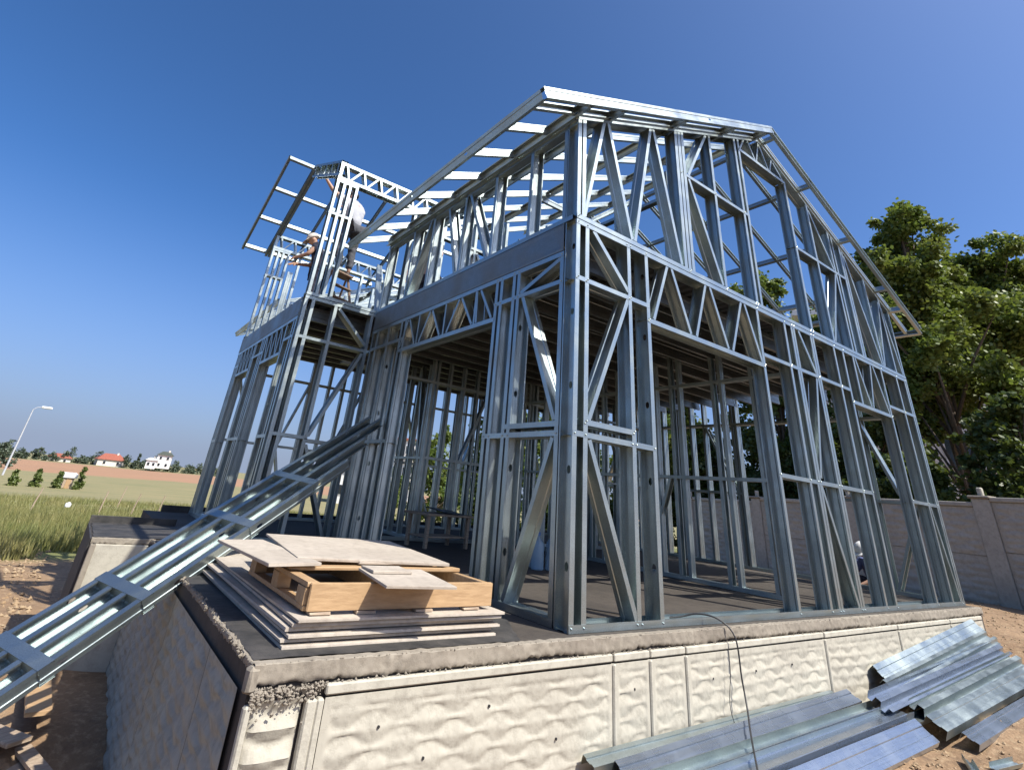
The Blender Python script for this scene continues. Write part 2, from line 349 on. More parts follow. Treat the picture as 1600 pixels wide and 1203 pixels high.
TIES = [(-1.63, -.18), (-1.31, -.26), (-.68, -.245), (1.3, -.28), (1.86, -.275), (2.4, -.27), (.46, -.27), (-1.05, -.4), (-.2, -.43)]
def build_foundation():
    f = empty('foundation', (0, 0, 0)); tag(f, 'raised concrete foundation with wave relief walls under the steel frame', 'foundation')
    # slab outline (x,y) anticlockwise
    out = [(-1.93, -.09), (7.42, -.13), (7.42, 8.3), (-1.7, 8.3), (-1.7, 5.78), (-2.46, 5.78), (-2.46, 4.22), (-1.93, 4.22)]
    vs = [(x, y, 0) for x, y in out]+[(x, y, -2.2) for x, y in out]; n = len(out)
    fs = [tuple(range(n))]+[(i, i+n, (i+1) % n+n, (i+1) % n) for i in range(n)]
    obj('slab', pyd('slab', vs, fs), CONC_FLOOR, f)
    # rough lip along the front
    def lip(x0, y0, x1, y1, nrm, seed, hgt=.074, thick=.022):
        L = math.hypot(x1-x0, y1-y0); nn = int(L/.011); vs, fs = [], []
        for i in range(nn+1):
            t = i/nn; x = x0+(x1-x0)*t; y = y0+(y1-y0)*t; s = t*L
            big = noise.noise((s*2.1, seed, 2)); rag = .010*noise.noise((s*14, seed, 1))+.010*noise.noise((s*45, seed, 4))
            hb = hgt+.014*big+rag
            def dsp(z): return .006*noise.noise((s*6, z*6, seed))+.005*noise.noise((s*22, z*22, seed+2))+.004*noise.noise((s*70, z*70, seed+5))
            top = .004+.004*noise.noise((s*20, seed, 5))
            prof = [(-.03, top), (thick*.5, top), (thick-.003+dsp(0), top-.001), (thick+dsp(0), top-.004)]
            for q in range(1, 7): z = -.008-(hb-.014)*q/6; prof.append((thick+dsp(z)-(.004 if q == 6 else 0), z))
            prof += [(thick*.5, -hb), (-.03, -hb+.006)]
            for a, z in prof: vs.append((x+nrm[0]*a, y+nrm[1]*a, z))
        m = len(prof)
        for i in range(nn):
            for k in range(m-1): a = i*m+k; fs.append((a, a+1, a+m+1, a+m))
        me = pyd('slab_edge', vs, fs); o = obj('slab_edge', me, CONC_LIP, f, True); me.set_sharp_from_angle(angle=math.radians(38))
    lip(-1.93, -.09, 7.42, -.13, (0, -1), 1)
    lip(-1.93, 4.22, -1.93, -.09, (-1, 0), 4, .025, .006)
    lip(-2.46, 4.22, -1.93, 4.22, (0, -1), 7, .05, .015)
    box('slab_edge', (-1.93, -.095, -.05), (.05, .05, .095), CONC_LIP, f, .3, .012, jit=.004)
    # crumbs of mortar along the ragged edges, one joined part
    vs, fs = [], []
    oct_ = [(1, 0, 0), (-1, 0, 0), (0, 1, 0), (0, -1, 0), (0, 0, 1), (0, 0, -1)]; tri_ = [(0, 2, 4), (2, 1, 4), (1, 3, 4), (3, 0, 4), (2, 0, 5), (1, 2, 5), (3, 1, 5), (0, 3, 5)]
    def crumb(x, y, z, r):
        i = len(vs)
        for p in oct_: q = Vector(p)*r*random.uniform(.5, 1.3); vs.append((x+q.x, y+q.y*.7, z+q.z))
        for t in tri_: fs.append(tuple(i+k for k in t))
    for k in range(2600):
        x = random.uniform(-1.93, 7.4); yy = -.09-.04*(x+1.93)/9.35; dens = .35+.65*noise.noise((x*1.1, 5, 0))
        if x > -1.55 and random.random() > max(.12, dens): continue
        crumb(x, yy-.024-random.uniform(-.006, .006), -.075-abs(random.gauss(0, .012)), random.uniform(.002, .0085))
    for k in range(260): crumb(-1.92+random.random()**2*.3, -.118-random.uniform(0, .012), -.085-abs(random.gauss(0, .03)), random.uniform(.003, .011))
    for k in range(500):
        yy = random.uniform(-.1, 4.2); crumb(-1.935+random.gauss(0, .008), yy, .002+random.gauss(0, .006), random.uniform(.003, .012)*(1.2 if noise.noise((yy*3, 1, 0)) > 0 else .6))
    for k in range(500): x = random.uniform(-1.93, 7.4); crumb(x, -.1-.04*(x+1.93)/9.35-random.uniform(0, .014), .004, random.uniform(.002, .007))
    o = obj('mortar_crumbs', pyd('mortar_crumbs', vs, fs), CONC_LIP, f); o['kind'] = 'stuff'
    for x, z in TIES:
        h_ = obj('tie_hole', tube_me('tie_hole', [(0, 0, 0), (0, .012, 0)], [.007, .005], 8), BLACK, f); h_.location = (x, -.124-.004*(x+1.93), z)
    # relief panels on the front
    xs = [-1.60, .27, .62, 1.0, 3.0, 4.6, 6.12, 7.28]
    for i in range(len(xs)-1):
        L = xs[i+1]-xs[i]-.014
        p = relief_panel('panel', L, .75, f, CONC, seed=i*1.7, res=.0085 if i < 4 else .012)
        p.location = (xs[i]+.007, -.112-.004*(xs[i]+1.93), -.13); p.rotation_euler = (0, 0, -.0043)
        t = obj('panel_rim', box_me('rim', L+.006, .03, .040, .006), CONC, f); t.location = (xs[i]+L/2+.004, -.113-.004*(xs[i]+L/2+1.93), -.102)
    for i, x in enumerate(xs[:-1]):
        if i == 0: continue
        box('joint_strip', (x, -.118-.004*(x+1.93), -.5), (.03, .035, .74), CONC, f, bev=.008)
    # corner pilaster of stacked blocks
    for k in range(8):
        z = -.17-k*.098; vs, fs = [], []; nx, nz = 14, 8
        for j in range(nz+1):
            for i in range(nx+1):
                u, v = i/nx, j/nz; mv = .42-.12*math.cos(math.pi*2*u); e = (1-v/mv if v < mv else (v-mv)/(1-mv))*(math.sin(math.pi*u)**.3 if 0 < u < 1 else 0)
                vs.append((u*.21, -.026*e-.004*noise.noise((u*5, v*5, k)), (.5-v)*.098))
        for j in range(nz):
            for i in range(nx): a = j*(nx+1)+i; fs.append((a, a+nx+1, a+nx+2, a+1))
        o = obj('corner_block', pyd('corner_block', vs, fs), CONC, f, True); o.location = (-1.90, -.095, z)
    for x, w in ((-1.655, .05), (-1.615, .035), (-1.925, .03)): box('corner_strip', (x, -.112, -.52), (w, .04, .78), CONC, f, bev=.008)
    # shaded left side panels
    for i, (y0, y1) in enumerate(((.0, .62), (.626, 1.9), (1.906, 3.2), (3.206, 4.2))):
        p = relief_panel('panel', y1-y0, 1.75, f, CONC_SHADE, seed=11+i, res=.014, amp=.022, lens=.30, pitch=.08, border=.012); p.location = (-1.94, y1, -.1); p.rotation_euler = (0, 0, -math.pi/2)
    # porch block in front of wing : light front face and black coated side
    box('porch_face', (-2.195, 4.205, -.9), (.5, .04, 1.7), CONC, f, bev=.006)
    box('porch_pilaster', (-2.43, 4.198, -.9), (.05, .06, 1.7), CONC_LIP, f, bev=.006)
    box('bitumen_coat', (-2.468, 5.0, -1.0), (.02, 1.56, 2.0), MEMB, f, bev=.004)
    # black membrane on top
    def sheet(name, pts, z, mat):
        bm = bmesh.new(); ring = []
        for i, (x, y) in enumerate(pts):
            x2, y2 = pts[(i+1) % len(pts)]; k = max(2, int(math.hypot(x2-x, y2-y)/.05))
            for j in range(k):
                t = j/k; xx, yy = x+(x2-x)*t, y+(y2-y)*t
                ring.append(bm.verts.new((xx+.02*noise.noise((xx*9, yy*9, 1)), yy+.02*noise.noise((xx*9, yy*9, 4)), z)))
        bm.faces.new(ring); bmesh.ops.triangulate(bm, faces=bm.faces[:]); me = bpy.data.meshes.new(name); bm.to_mesh(me); bm.free(); return obj(name, me, mat, f)
    sheet('membrane', [(-1.925, -.055), (-.45, -.07), (-.12, .5), (-.12, 4.1), (-1.925, 4.1)], .007, MEMB)
    sheet('membrane', [(-2.45, 4.25), (-1.2, 4.25), (-1.2, 5.75), (-2.45, 5.75)], .007, MEMB)
    box('membrane_upstand', (-2.0, 5.79, .03), (.95, .03, .1), MEMB, f)
    box('membrane_upstand', (3.0, 8.25, .04), (8.9, .03, .12), MEMB, f)
build_foundation()

# ------------------------------------------------------------------ steel house frame
H = empty('house_frame', (0, 0, 0)); tag(H, 'galvanised steel frame of a two-storey gabled house, unclad, on the foundation', 'house frame')
W, YB = 7.36, 8.0
K = .455
def zr(x): return 4.25+K*x if x <= W/2 else 4.25+K*(W-x)
hole_std = lambda L: [x for x in (.35, .95, 1.55, 2.15, 2.75) if x < L-.15]
class Wall:
    """wall in a vertical plane: a = running coordinate, z = height"""
    def __init__(s, axis, off, inward, D=.14): s.ax, s.off, s.inw, s.D = axis, off, inward, D
    def P(s, a, z, push=0):
        o = s.off+s.inw*push
        return (a, o, z) if s.ax == 'x' else (o, a, z)
    def d(s): return (0, s.inw, 0) if s.ax == 'x' else (s.inw, 0, 0)
    def stud(s, a, z0=.004, z1=2.995, flip=None, F=.045, holes=False, name='stud'):
        if flip is None: flip = random.random() < .5
        return member(name, s.P(a, z0), s.P(a, z1), s.d(), H, s.D, F, flip, hole_std(z1-z0) if holes else None)
    def track(s, a0, a1, z, name='track', F=.045, flip=False, push=-.003):
        return member(name, s.P(a0, z, push), s.P(a1, z, push), s.d(), H, s.D+.006, F, flip)
    def rail(s, a0, a1, z, F=.04, name='cross_rail'):
        return member(name, s.P(a0, z, -.0015), s.P(a1, z, -.0015), s.d(), H, s.D+.003, F, random.random() < .5)
    def brace(s, a0, z0, a1, z1, F=.04, name='brace'):
        return member(name, s.P(a0, z0, .002), s.P(a1, z1, .002), s.d(), H, s.D-.004, F, random.random() < .5)
    def truss(s, a0, a1, z0, z1, n, chords=True):
        if chords:
            s.track(a0, a1, z0+.02, 'header_chord', .045, True); 
        st = (a1-a0)/n
        for i in range(n):
            m = a0+st*(i+.5)
            s.brace(a0+st*i+.03, z0+.04, m-.03, z1, .035, 'web_brace'); s.brace(m+.03, z1, a0+st*(i+1)-.03, z0+.04, .035, 'web_brace')

# ---- front wall, ground floor
fw = Wall('x', 0, 1)
fw.track(0, W, .025, flip=False); fw.track(-.001, W, 2.972, flip=True); fw.track(.001, W, 3.026, name='upper_track')
for a in (.022, .135, .685, .94, 2.93, 3.55, 3.72, 3.775, 4.215, 4.272, 4.85, 5.12, 6.37, 6.94, 7.27, 7.337): fw.stud(a, flip=False, holes=a in (.022, .94))
fw.stud(5.43, 2.29, 2.97); 
fw.rail(0, .96, 2.44); fw.rail(2.95, 5.14, 2.43); fw.rail(6.36, W, 2.43)
fw.rail(0, .96, 1.2); fw.rail(.14, .70, 1.29); fw.rail(2.95, 5.14, 1.19); fw.rail(6.36, W, 1.185)
for q in ((.18, 1.17, .66, .05), (.17, 1.31, .66, 2.42), (.22, 2.95, .67, 2.5), (3.90, 2.94, 4.19, 2.46), (3.80, 1.16, 4.17, .05), (4.17, 2.4, 3.82, 1.24), (7.0, 1.16, 7.24, .05)): fw.brace(*q)
fw.track(.94, 2.95, 2.30, 'header_chord', .045, True); fw.track(5.12, 6.38, 2.28, 'header_chord', .045, True)
for q in ((1.02, 2.33, 1.27, 2.95), (1.34, 2.95, 1.59, 2.33), (1.68, 2.33, 1.92, 2.95), (2.0, 2.95, 2.24, 2.33), (2.32, 2.33, 2.60, 2.95), (2.67, 2.95, 2.90, 2.33),
          (5.50, 2.95, 5.72, 2.31), (5.78, 2.31, 6.0, 2.95), (6.08, 2.95, 6.32, 2.31)): fw.brace(*q, F=.035, name='web_brace')
# ---- front wall, upper floor
for a, F in ((.022, .045), (.085, .045), (1.60, .05), (1.665, .05), (1.73, .05), (2.335, .045), (2.975, .045), (3.075, .045), (4.30, .05), (4.92, .045), (5.50, .045), (5.60, .045), (5.84, .06), (5.91, .045), (6.55, .045), (7.02, .045), (7.33, .045)):
    top = zr(a)-.12
    if a == 4.30: top = 5.36
    fw.stud(a, 3.03, top, flip=False, F=F)
for q in ((.10, 3.06, .37, 4.28), (.43, 4.30, .75, 3.06), (.79, 3.06, 1.13, 4.62), (1.18, 4.63, 1.53, 3.06), (1.80, 4.31, 2.26, 5.13), (1.80, 4.25, 2.28, 3.06), (4.96, 5.14, 5.46, 4.3), (5.47, 4.22, 4.97, 3.06), (5.96, 4.7, 6.50, 3.06), (6.60, 3.06, 6.98, 4.2), (7.06, 4.12, 7.29, 3.06)): fw.brace(*q)
fw.rail(1.74, 3.08, 4.28); fw.rail(4.30, 5.86, 4.26); fw.track(3.07, 4.32, 5.34, 'header_chord', .045, True)
for q in ((3.12, 5.38, 3.27, 5.62), (3.34, 5.66, 3.50, 5.37), (3.54, 5.37, 3.68, 5.76), (3.68, 5.76, 3.86, 5.37), (3.90, 5.37, 4.0, 5.6), (4.04, 5.58, 4.26, 5.37)): fw.brace(*q, F=.03, name='web_brace')
# gable top chords
def slope_member(name, x0, x1, y, dz, d, D, F, flip=False, holes=None):
    return member(name, (x0, y, zr(x0)+dz), (x1, y, zr(x1)+dz), d, H, D, F, flip, holes)
for x0, x1 in ((0, W/2), (W, W/2)):
    slope_member('gable_chord', x0, x1, -.004, -.115, (0, 1, 0), .148, .05, True)

# ---- left wall, ground floor
lw = Wall('y', 0, 1)
lw.track(.15, 1.15, .025); lw.track(3.08, 4.2, .025); lw.track(.15, 4.2, 2.70, 'header_chord', .045, True)
for a in (.175, .775, .845, 1.045, 1.125, 3.12, 3.23, 3.62, 3.98, 4.16): lw.stud(a, .004, 2.71, flip=True, holes=a in (.775, 1.125, 3.62))
lw.track(1.13, 3.24, 2.29, 'header_chord', .045, True)
lw.rail(.15, 1.15, 2.44); lw.rail(3.1, 4.2, 2.44); lw.rail(.15, 1.15, 1.2); lw.rail(.15, .84, 1.27); lw.rail(3.1, 4.2, 1.2)
for q in ((.70, 2.42, .21, 1.3), (.22, 1.17, .70, .05), (.74, 2.47, .2, 2.66)): lw.brace(*q)
for q in ((3.06, 2.67, 3.2, 2.33), (3.02, 2.67, 2.80, 2.32), (2.49, 2.67, 2.69, 2.32), (2.44, 2.67, 2.20, 2.32), (1.84, 2.67, 2.05, 2.32), (1.79, 2.67, 1.54, 2.32), (1.49, 2.67, 1.46, 2.32), (1.42, 2.67, 1.19, 2.32)): lw.brace(*q, F=.032, name='web_brace')
for a in (2.75, 2.12, 1.5): lw.stud(a, 2.31, 2.69, F=.03, name='web_stud')
def band(name, p0, p1, z0, z1, nrm):
    p0, p1 = Vector((*p0, 0)), Vector((*p1, 0)); L = (p1-p0).length; n = max(3, int(L/.25)); vs, fs = [], []
    prof = [(.02, z0), (-.004, z0), (-.006, z0+.02), (-.004, z0+.05), (-.004, z1-.05), (-.006, z1-.02), (-.004, z1), (.05, z1+.002)]
    for i in range(n+1):
        q = p0+(p1-p0)*i/n; wv = .002*noise.noise((i*.8, z0, 3))
        for a, z in prof: vs.append((q.x-nrm[0]*(a+wv), q.y-nrm[1]*(a+wv), z))
    m = len(prof)
    for i in range(n):
        for k in range(m-1): a = i*m+k; fs.append((a, a+1, a+m+1, a+m))
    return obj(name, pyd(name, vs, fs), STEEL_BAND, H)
band('rim_band', (0, .155), (0, 4.2), 2.73, 3.0, (-1, 0))
# ---- left wall, upper floor
lw.track(.05, 4.2, 3.03, 'upper_track'); lw.track(.05, 4.2, 4.145, 'upper_track', flip=True)
for a in (.17, .69, 1.33, 1.97, 2.76, 3.33, 4.15): lw.stud(a, 3.03, 4.14, flip=True)
for q in ((1.90, 4.1, 1.42, 3.06), (2.06, 3.06, 2.40, 4.1), (2.84, 4.1, 3.28, 3.06)): lw.brace(*q)

# ---- wing walls
wf = Wall('x', 4.2, 1)
wf.track(-1.06, 0, .025); wf.track(-1.06, 0, 2.97, flip=True); wf.track(-1.061, .0, 3.026, 'upper_track')
for a in (-1.04, -.94, -.61, -.05): wf.stud(a, flip=False)
wf.rail(-1.06, 0, 2.42); wf.rail(-1.06, -.58, 1.18); wf.rail(-.62, 0, 1.15)
for q in ((-.56, 2.93, -.07, 2.5), (-.09, 2.38, -.58, 1.2), (-.58, 1.1, -.1, .06)): wf.brace(*q)
wl = Wall('y', -1.06, 1)
wl.track(4.2, YB, .025); wl.track(4.345, YB, 2.70, 'header_chord', .045, True)
for a in (4.37, 4.48, 4.80, 5.93, 6.05, 6.16, 6.55, 6.64, 7.66, 7.76, 7.86, 7.97): wl.stud(a, .004, 2.71, flip=True)
wl.rail(4.35, 4.82, 2.44); wl.rail(5.9, 6.66, 2.44); wl.rail(7.64, YB, 2.44); wl.rail(4.35, 4.82, 1.15); wl.rail(5.9, 6.66, 1.15); wl.rail(7.64, YB, 1.15)
for a0, a1 in ((4.82, 5.92), (6.65, 7.65)):
    wl.track(a0, a1, 2.26, 'header_chord', .045, True); st = (a1-a0)/4
    for i in range(4): wl.brace(a0+st*i+.04, 2.29, a0+st*(i+1)-.05, 2.68, .03, 'web_brace'); wl.stud(a0+st*(i+1)-.01, 2.28, 2.69, F=.03, name='web_stud')
band('rim_band', (-1.06, 4.35), (-1.06, YB), 2.73, 3.0, (-1, 0))
# ---- back wall, right wall and partitions
bw = Wall('x', YB, -1, .09)
bw.track(-1.06, W, .025); bw.track(-1.06, W, 2.97)
for i, a in enumerate((-.98, -.5, .0, .42, .5, .8, 1.1, 1.3, 1.55, 1.98, 2.06, 2.3, 2.6, 2.85, 3.05, 3.3, 3.6, 3.68, 3.95, 4.2, 4.4, 4.62, 4.9, 5.2, 5.28, 5.5, 5.75, 6.0, 6.2, 6.45, 6.7, 6.78, 7.05, 7.3)): bw.stud(a, F=.055)
bw.rail(-1.06, W, 1.2); bw.rail(-1.06, W, 2.42)
for q in ((-.95, 2.4, -.53, 1.25), (.05, 1.2, .4, 2.4), (1.1, 1.25, 1.52, 2.4), (2.62, 2.4, 3.03, 1.25), (4.24, 1.25, 4.6, 2.4), (6.24, 2.4, 6.66, 1.25), (.05, 1.15, .4, .06), (3.1, 1.15, 3.56, .06)): bw.brace(*q)
bw.track(-1.06, W, 3.03, 'upper_track')
rw = Wall('y', W, -1, .14)
rw.track(.15, YB, .025); rw.track(.15, YB, 2.97)
for a in (.2, .75, 1.3, 1.38, 2.9, 2.98, 3.3, 3.6, 3.9, 4.2, 4.28, 4.6, 4.95, 5.3, 5.6, 5.68, 6.0, 6.3, 6.6, 6.9, 7.2, 7.5, 7.95): rw.stud(a)
rw.rail(.15, 1.4, 1.2); rw.rail(2.9, 4.3, 1.2); rw.rail(5.6, 8, 1.2); rw.rail(.15, YB, 2.42)
for q in ((.78, 2.38, .42, 1.3), (.25, 1.15, .7, .06), (3.02, 1.25, 3.56, 2.38), (5.72, 2.38, 6.26, 1.25)): rw.brace(*q)
pw = Wall('y', 3.85, 1, .09)
pw.track(.55, 5.2, .025); pw.track(.15, 5.2, 2.97)
for a in (.60, .68, 1.12, 1.24, 1.78, 1.92, 2.2, 2.5, 2.75, 2.95, 3.25, 3.5, 3.6, 3.9, 4.2, 4.45, 4.7, 5.15): pw.stud(a, .004, 2.9)
pw.rail(.55, 5.2, 1.2); pw.rail(.15, 5.2, 2.42)
pw.brace(2.0, 1.2, 2.46, .06); pw.brace(2.54, 2.4, 2.92, 1.25)
px_ = Wall('x', 5.2, 1, .09)
px_.track(.6, W, .025); px_.track(0, W, 2.97)
for a in (.9, 1.0, 1.7, 1.78, 2.05, 2.35, 2.65, 2.95, 3.2, 3.5, 3.8, 4.1, 4.4, 4.75, 5.1, 5.4, 5.48, 5.8, 6.1, 6.4, 6.7, 7.0): px_.stud(a, .004, 2.9)
pz_ = Wall('y', 1.75, 1, .09)
pz_.track(5.3, 7.9, .025); pz_.track(5.3, 7.9, 2.9); pz_.rail(5.3, 7.9, 1.2)
for a in (5.5, 5.85, 6.2, 6.55, 6.9, 7.3, 7.7): pz_.stud(a, .004, 2.9)
pz_.brace(5.55, 1.2, 5.82, 2.8); pz_.brace(6.95, .06, 7.26, 1.15)
px_.rail(1.7, 3.8, 1.2); px_.rail(.0, W, 2.42); px_.rail(4.4, W, 1.2)
px_.brace(2.4, 1.2, 2.9, 2.4); px_.brace(6.15, 2.4, 6.65, 1.25)
# ---- floor joists and deck
y = .38
while y < 7.9:
    x0 = .03 if y < 4.4 else -1.02
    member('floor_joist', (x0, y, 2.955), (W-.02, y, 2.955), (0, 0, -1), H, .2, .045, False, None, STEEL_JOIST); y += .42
def deck():
    vs, fs = [], []
    pr = []; x = -1.03
    while x < W: pr += [(x, 0), (x+.06, 0), (x+.075, .028), (x+.125, .028)]; x += .14
    for (x, h) in pr:
        y0 = .15 if x > .02 else 4.36
        vs += [(x, y0, 2.962+h), (x, YB-.1, 2.962+h)]
    for i in range(len(pr)-1): fs.append((2*i, 2*i+2, 2*i+3, 2*i+1))
    obj('floor_deck', pyd('floor_deck', vs, fs), STEEL_DECK, H)
deck()
# ---- main roof
EO, YE = .65, 11.9
nl = Vector((K, 0, -1)).normalized(); nr = Vector((-K, 0, -1)).normalized()
ys = [.41, .98, 1.6, 2.2, 2.8, 3.4, 4.0, 4.6, 5.2, 5.8, 6.4, 7.0, 7.6, 8.2, 8.8, 9.4, 10.0, 10.6, 11.2]
for yy in ys:
    if not 4.3 < yy < 7.9: slope_member('rafter', -EO+.03, W/2, yy, 0, nl, .085, .045, False, [.9, 2.3, 3.6])
    slope_member('rafter', W+EO-.03, W/2, yy, 0, nr, .085, .045, False)
for yy, nm in ((-.2, 'verge_channel'), (YE, 'verge_channel')):
    slope_member(nm, -EO, W/2, yy, .012, nl, .11, .05, yy > 0, [2.9])
    slope_member(nm, W+EO, W/2, yy, .012, nr, .11, .05, yy > 0)
slope_member('gable_rafter', -EO+.03, W/2, 0.0, 0, nl, .085, .045, True); slope_member('gable_rafter', W+EO-.03, W/2, 0.0, 0, nr, .085, .045, True)
for x in (-EO, -.07, .42, 1.52, 2.63, 3.55):
    segs = ((-.2, 4.2), (7.95, YE)) if x < 3 else ((-.2, YE),)
    for a, b in segs:
        n_ = 'eave_beam' if x == -EO else 'purlin'
        member(n_, (x, a, zr(x)-.008), (x, b, zr(x)-.008), nl, H, .10, .05, x == -EO, [1.2, 2.4, 3.6] if x < 2 else None)
        if x == -.07: member('wall_plate', (.03, max(a, .0), 4.165), (.03, b, 4.165), (0, 0, -1), H, .1, .06, True)
for x in (W+EO, W+.07, 6.94, 5.84, 4.73, 3.81):
    member('eave_beam' if x > W+.5 else 'purlin', (x, -.2, zr(x)-.008), (x, YE, zr(x)-.008), nr, H, .09, .05, x < W+.5)
for yy in ys:     # clips where rafters cross the plate and purlins
    if 4.3 < yy < 7.9: continue
    for x in (-.02, .47):
        o = box('clip', (x, yy-.05, zr(x)-.045), (.012, .06, .085), STEEL, H, bev=0)
# rear posts carrying the roof over the back terrace
for x in (.05, W-.05): member('stud', (x, 11.4, -.9), (x, 11.4, 4.1), (0, 1, 0), H, .14, .08)
# upper floor inner walls
uw = Wall('y', 2.55, 1, .09)
uw.track(.2, YB, 3.05, 'upper_track'); uw.track(.2, YB, 4.72, 'upper_track')
for a in (.9, 1.7, 1.78, 2.6, 3.4, 4.2, 5.2, 6.2, 7.2): uw.stud(a, 3.05, 5.2)
for q in ((1.0, 3.1, 1.66, 4.7), (2.64, 4.7, 3.36, 3.1)): uw.brace(*q)
ux = Wall('x', 3.4, 1, .09)
ux.track(.2, 2.5, 3.05, 'upper_track'); ux.rail(.15, 2.5, 4.2)
for a in (.5, 1.1, 1.7): ux.stud(a, 3.05, zr(a)-.1)
ux.brace(.54, 3.1, 1.06, 4.15); ux.brace(1.14, 4.15, 1.66, 3.1)
for yy in (2.2, 8.2, 10.0): member('collar_tie', (1.4, yy+.03, 4.82), (W-1.4, yy+.03, 4.82), (0, 0, -1), H, .09, .045)
for yy in (2.2, ): member('collar_strut', (2.4, yy+.05, 4.8), (W/2, yy+.05, 5.8), (0, 0, -1), H, .07, .04)
ub = Wall('x', YB, -1, .09)
for a in (.1, .7, 1.3, 2.4, 3.0, 4.4, 5.0, 5.9, 6.6, 7.2): ub.stud(a, 3.05, zr(a)-.1)
ub.rail(.1, W, 4.1); ub.brace(.75, 3.1, 1.26, 4.08); ub.brace(5.05, 3.1, 5.86, 4.08)
rw2 = Wall('y', W, -1, .14)
rw2.track(.15, YB, 3.03, 'upper_track'); rw2.track(.15, YB, 4.14, 'upper_track')
for a in (.2, .8, 1.4, 2.0, 3.2, 3.8, 4.4, 5.6, 6.2, 6.8, 7.4, 7.9): rw2.stud(a, 3.03, 4.14)
rw2.brace(.84, 3.06, 1.36, 4.1); rw2.brace(3.84, 4.1, 4.36, 3.06)
# ---- dormer over the wing (ridge along x)
DX = -1.06; RY, RZ = 6.1, 6.11
def zd(y): return RZ-K*abs(y-RY)
for yy, inw in ((4.2, 1), (7.95, -1)):
    dw = Wall('x', yy, inw, .12)
    for a in (-1.035, -.925, -.83, -.72): dw.stud(a, 3.04, 4.93, flip=False, F=.04)
    dw.rail(-1.06, -.70, 4.33); dw.rail(-1.06, -.70, 4.90)
    dw.track(-1.06, 2.2, 4.95, 'header_chord', .05, True); dw.track(-1.06, 2.2, 5.215, 'header_chord', .05)
    a = -1.0
    dw.stud(-1.03, 4.95, 5.22, F=.05, name='web_stud')
    while a < 2.0:
        dw.brace(a+.05, 5.2, a+.12, 4.96, .03, 'web_brace'); dw.brace(a+.14, 4.96, a+.30, 5.2, .03, 'web_brace'); a += .29
    dw.stud(.35, 3.04, 4.93); dw.stud(.95, 3.04, 4.93)
gw = Wall('y', DX, 1, .1)
for dz, nm in ((0, 'gable_chord'), (-.24, 'gable_chord')): member(nm, (DX, 4.2, zd(4.2)+dz), (DX, RY, zd(RY)+dz), (1, 0, 0), H, .1, .045)
for i in range(5):
    q = 4.35+i*.4; gw.stud(q, zd(q)-.24, zd(q), F=.035, name='web_stud')
nb = Vector((0, -K, -1)).normalized()
for x, F in ((-1.54, .045), (DX, .05), (DX+.06, .05), (-.45, .04), (.5, .04), (1.3, .04)):
    member('dormer_rafter', (x, RY, zd(RY)), (x, 8.5, zd(8.5)), nb, H, .1, F, x == -1.54)
for yy in (6.12, 6.85, 7.6, 8.42):
    member('dormer_purlin', (-1.54, yy, zd(yy)-.006), (2.6 if yy < 7 else 1.4, yy, zd(yy)-.006), nb, H, .085, .05)
for x in (-.45, .1): member('stud', (x, 8.0, 3.05), (x, 8.0, zd(8)-.1), (0, -1, 0), H, .09, .045)
member('brace', (-1.0, 6.1, 3.1), (-1.0, 6.1, 3.9), (1, 0, 0), H, .09, .045)
member('brace', (.02, 4.35, 3.06), (.35, 5.5, 4.3), (1, 0, 0), H, .09, .05)
# screw heads along the bottom track
sm = bpy.data.meshes.new('screw_head'); bm_ = bmesh.new(); bmesh.ops.create_uvsphere(bm_, u_segments=6, v_segments=4, radius=.007); bm_.to_mesh(sm); bm_.free(); sm.materials.append(STEEL)
for a in (.022, .135, .66, .71, .94, 2.93, 3.55, 3.72, 3.775, 4.215, 4.272, 4.85, 5.12, 6.37, 6.94, 7.27):
    for z in (.028, 2.972, 1.2):
        if z == 1.2 and 2 > a > 1: continue
        o = obj('screw', sm, None, H); o.location = (a, -.006, z)

for a, zs in ((.022, (2.44, 3.03)), (.135, (2.44, 1.29)), (.685, (2.44, 1.29)), (.94, (2.3,)), (2.93, (2.3, 3.03)), (3.55, (2.43,)), (4.24, (2.43, 3.03)), (4.85, (2.43, 1.19)), (5.12, (2.28,)), (6.37, (2.28,)), (6.94, (2.43,)), (1.665, (3.03, 4.28)), (2.335, (3.03, 4.28)), (2.975, (3.03, 4.28)), (3.075, (5.34,)), (4.3, (3.03, 4.26))):
    for z in zs:
        for dx in (-.008, .01):
            o = obj('screw', sm, None, H); o.location = (a+dx, -.005, z+dx)
for a in (.175, .775, .845, 1.045, 1.125, 3.12, 3.23):
    for z in (1.2, 2.44, 2.70):
        o = obj('screw', sm, None, H); o.location = (-.005, a, z)

# ------------------------------------------------------------------ leaning wall frames
def leaning(label, T, d, w, width, L, n, crossers, starts, D=.09):
    d = Vector(d).normalized(); w = Vector(w); w = (w-d*w.dot(d)).normalized(); nn = w.cross(d)
    if nn.z > 0: nn = -nn
    r = empty('wall_frame', tuple(T)); tag(r, label, 'wall frame')
    T = Vector(T)
    def mem(name, a, b, D_, F_, flip=False, holes=None, mat=None):
        o = member(name, a-T, b-T, nn, r, D_, F_, flip, holes, mat)
        return o
    for i in range(n):
        q = w*width*i/(n-1); e = random.uniform(-.05, .05); s0 = starts[i]
        mem('stud', T+q-d*(s0+abs(e)), T+q-d*(L+e), D, .045, i == n-1, [x for x in (.4, 1.1, 1.8, 2.5, 3.2, 4.0) if x < L-s0-.2])
    for s in crossers:
        a = T-d*s-w*.03-nn*.004; b = T-d*s+w*(width+.03)-nn*.004
        mem('cross_rail', a, b, D+.008, .08, False)
    return r
LD = Vector((.768, .394, .505)).normalized(); LWv = Vector((.46, -.88, -.12))
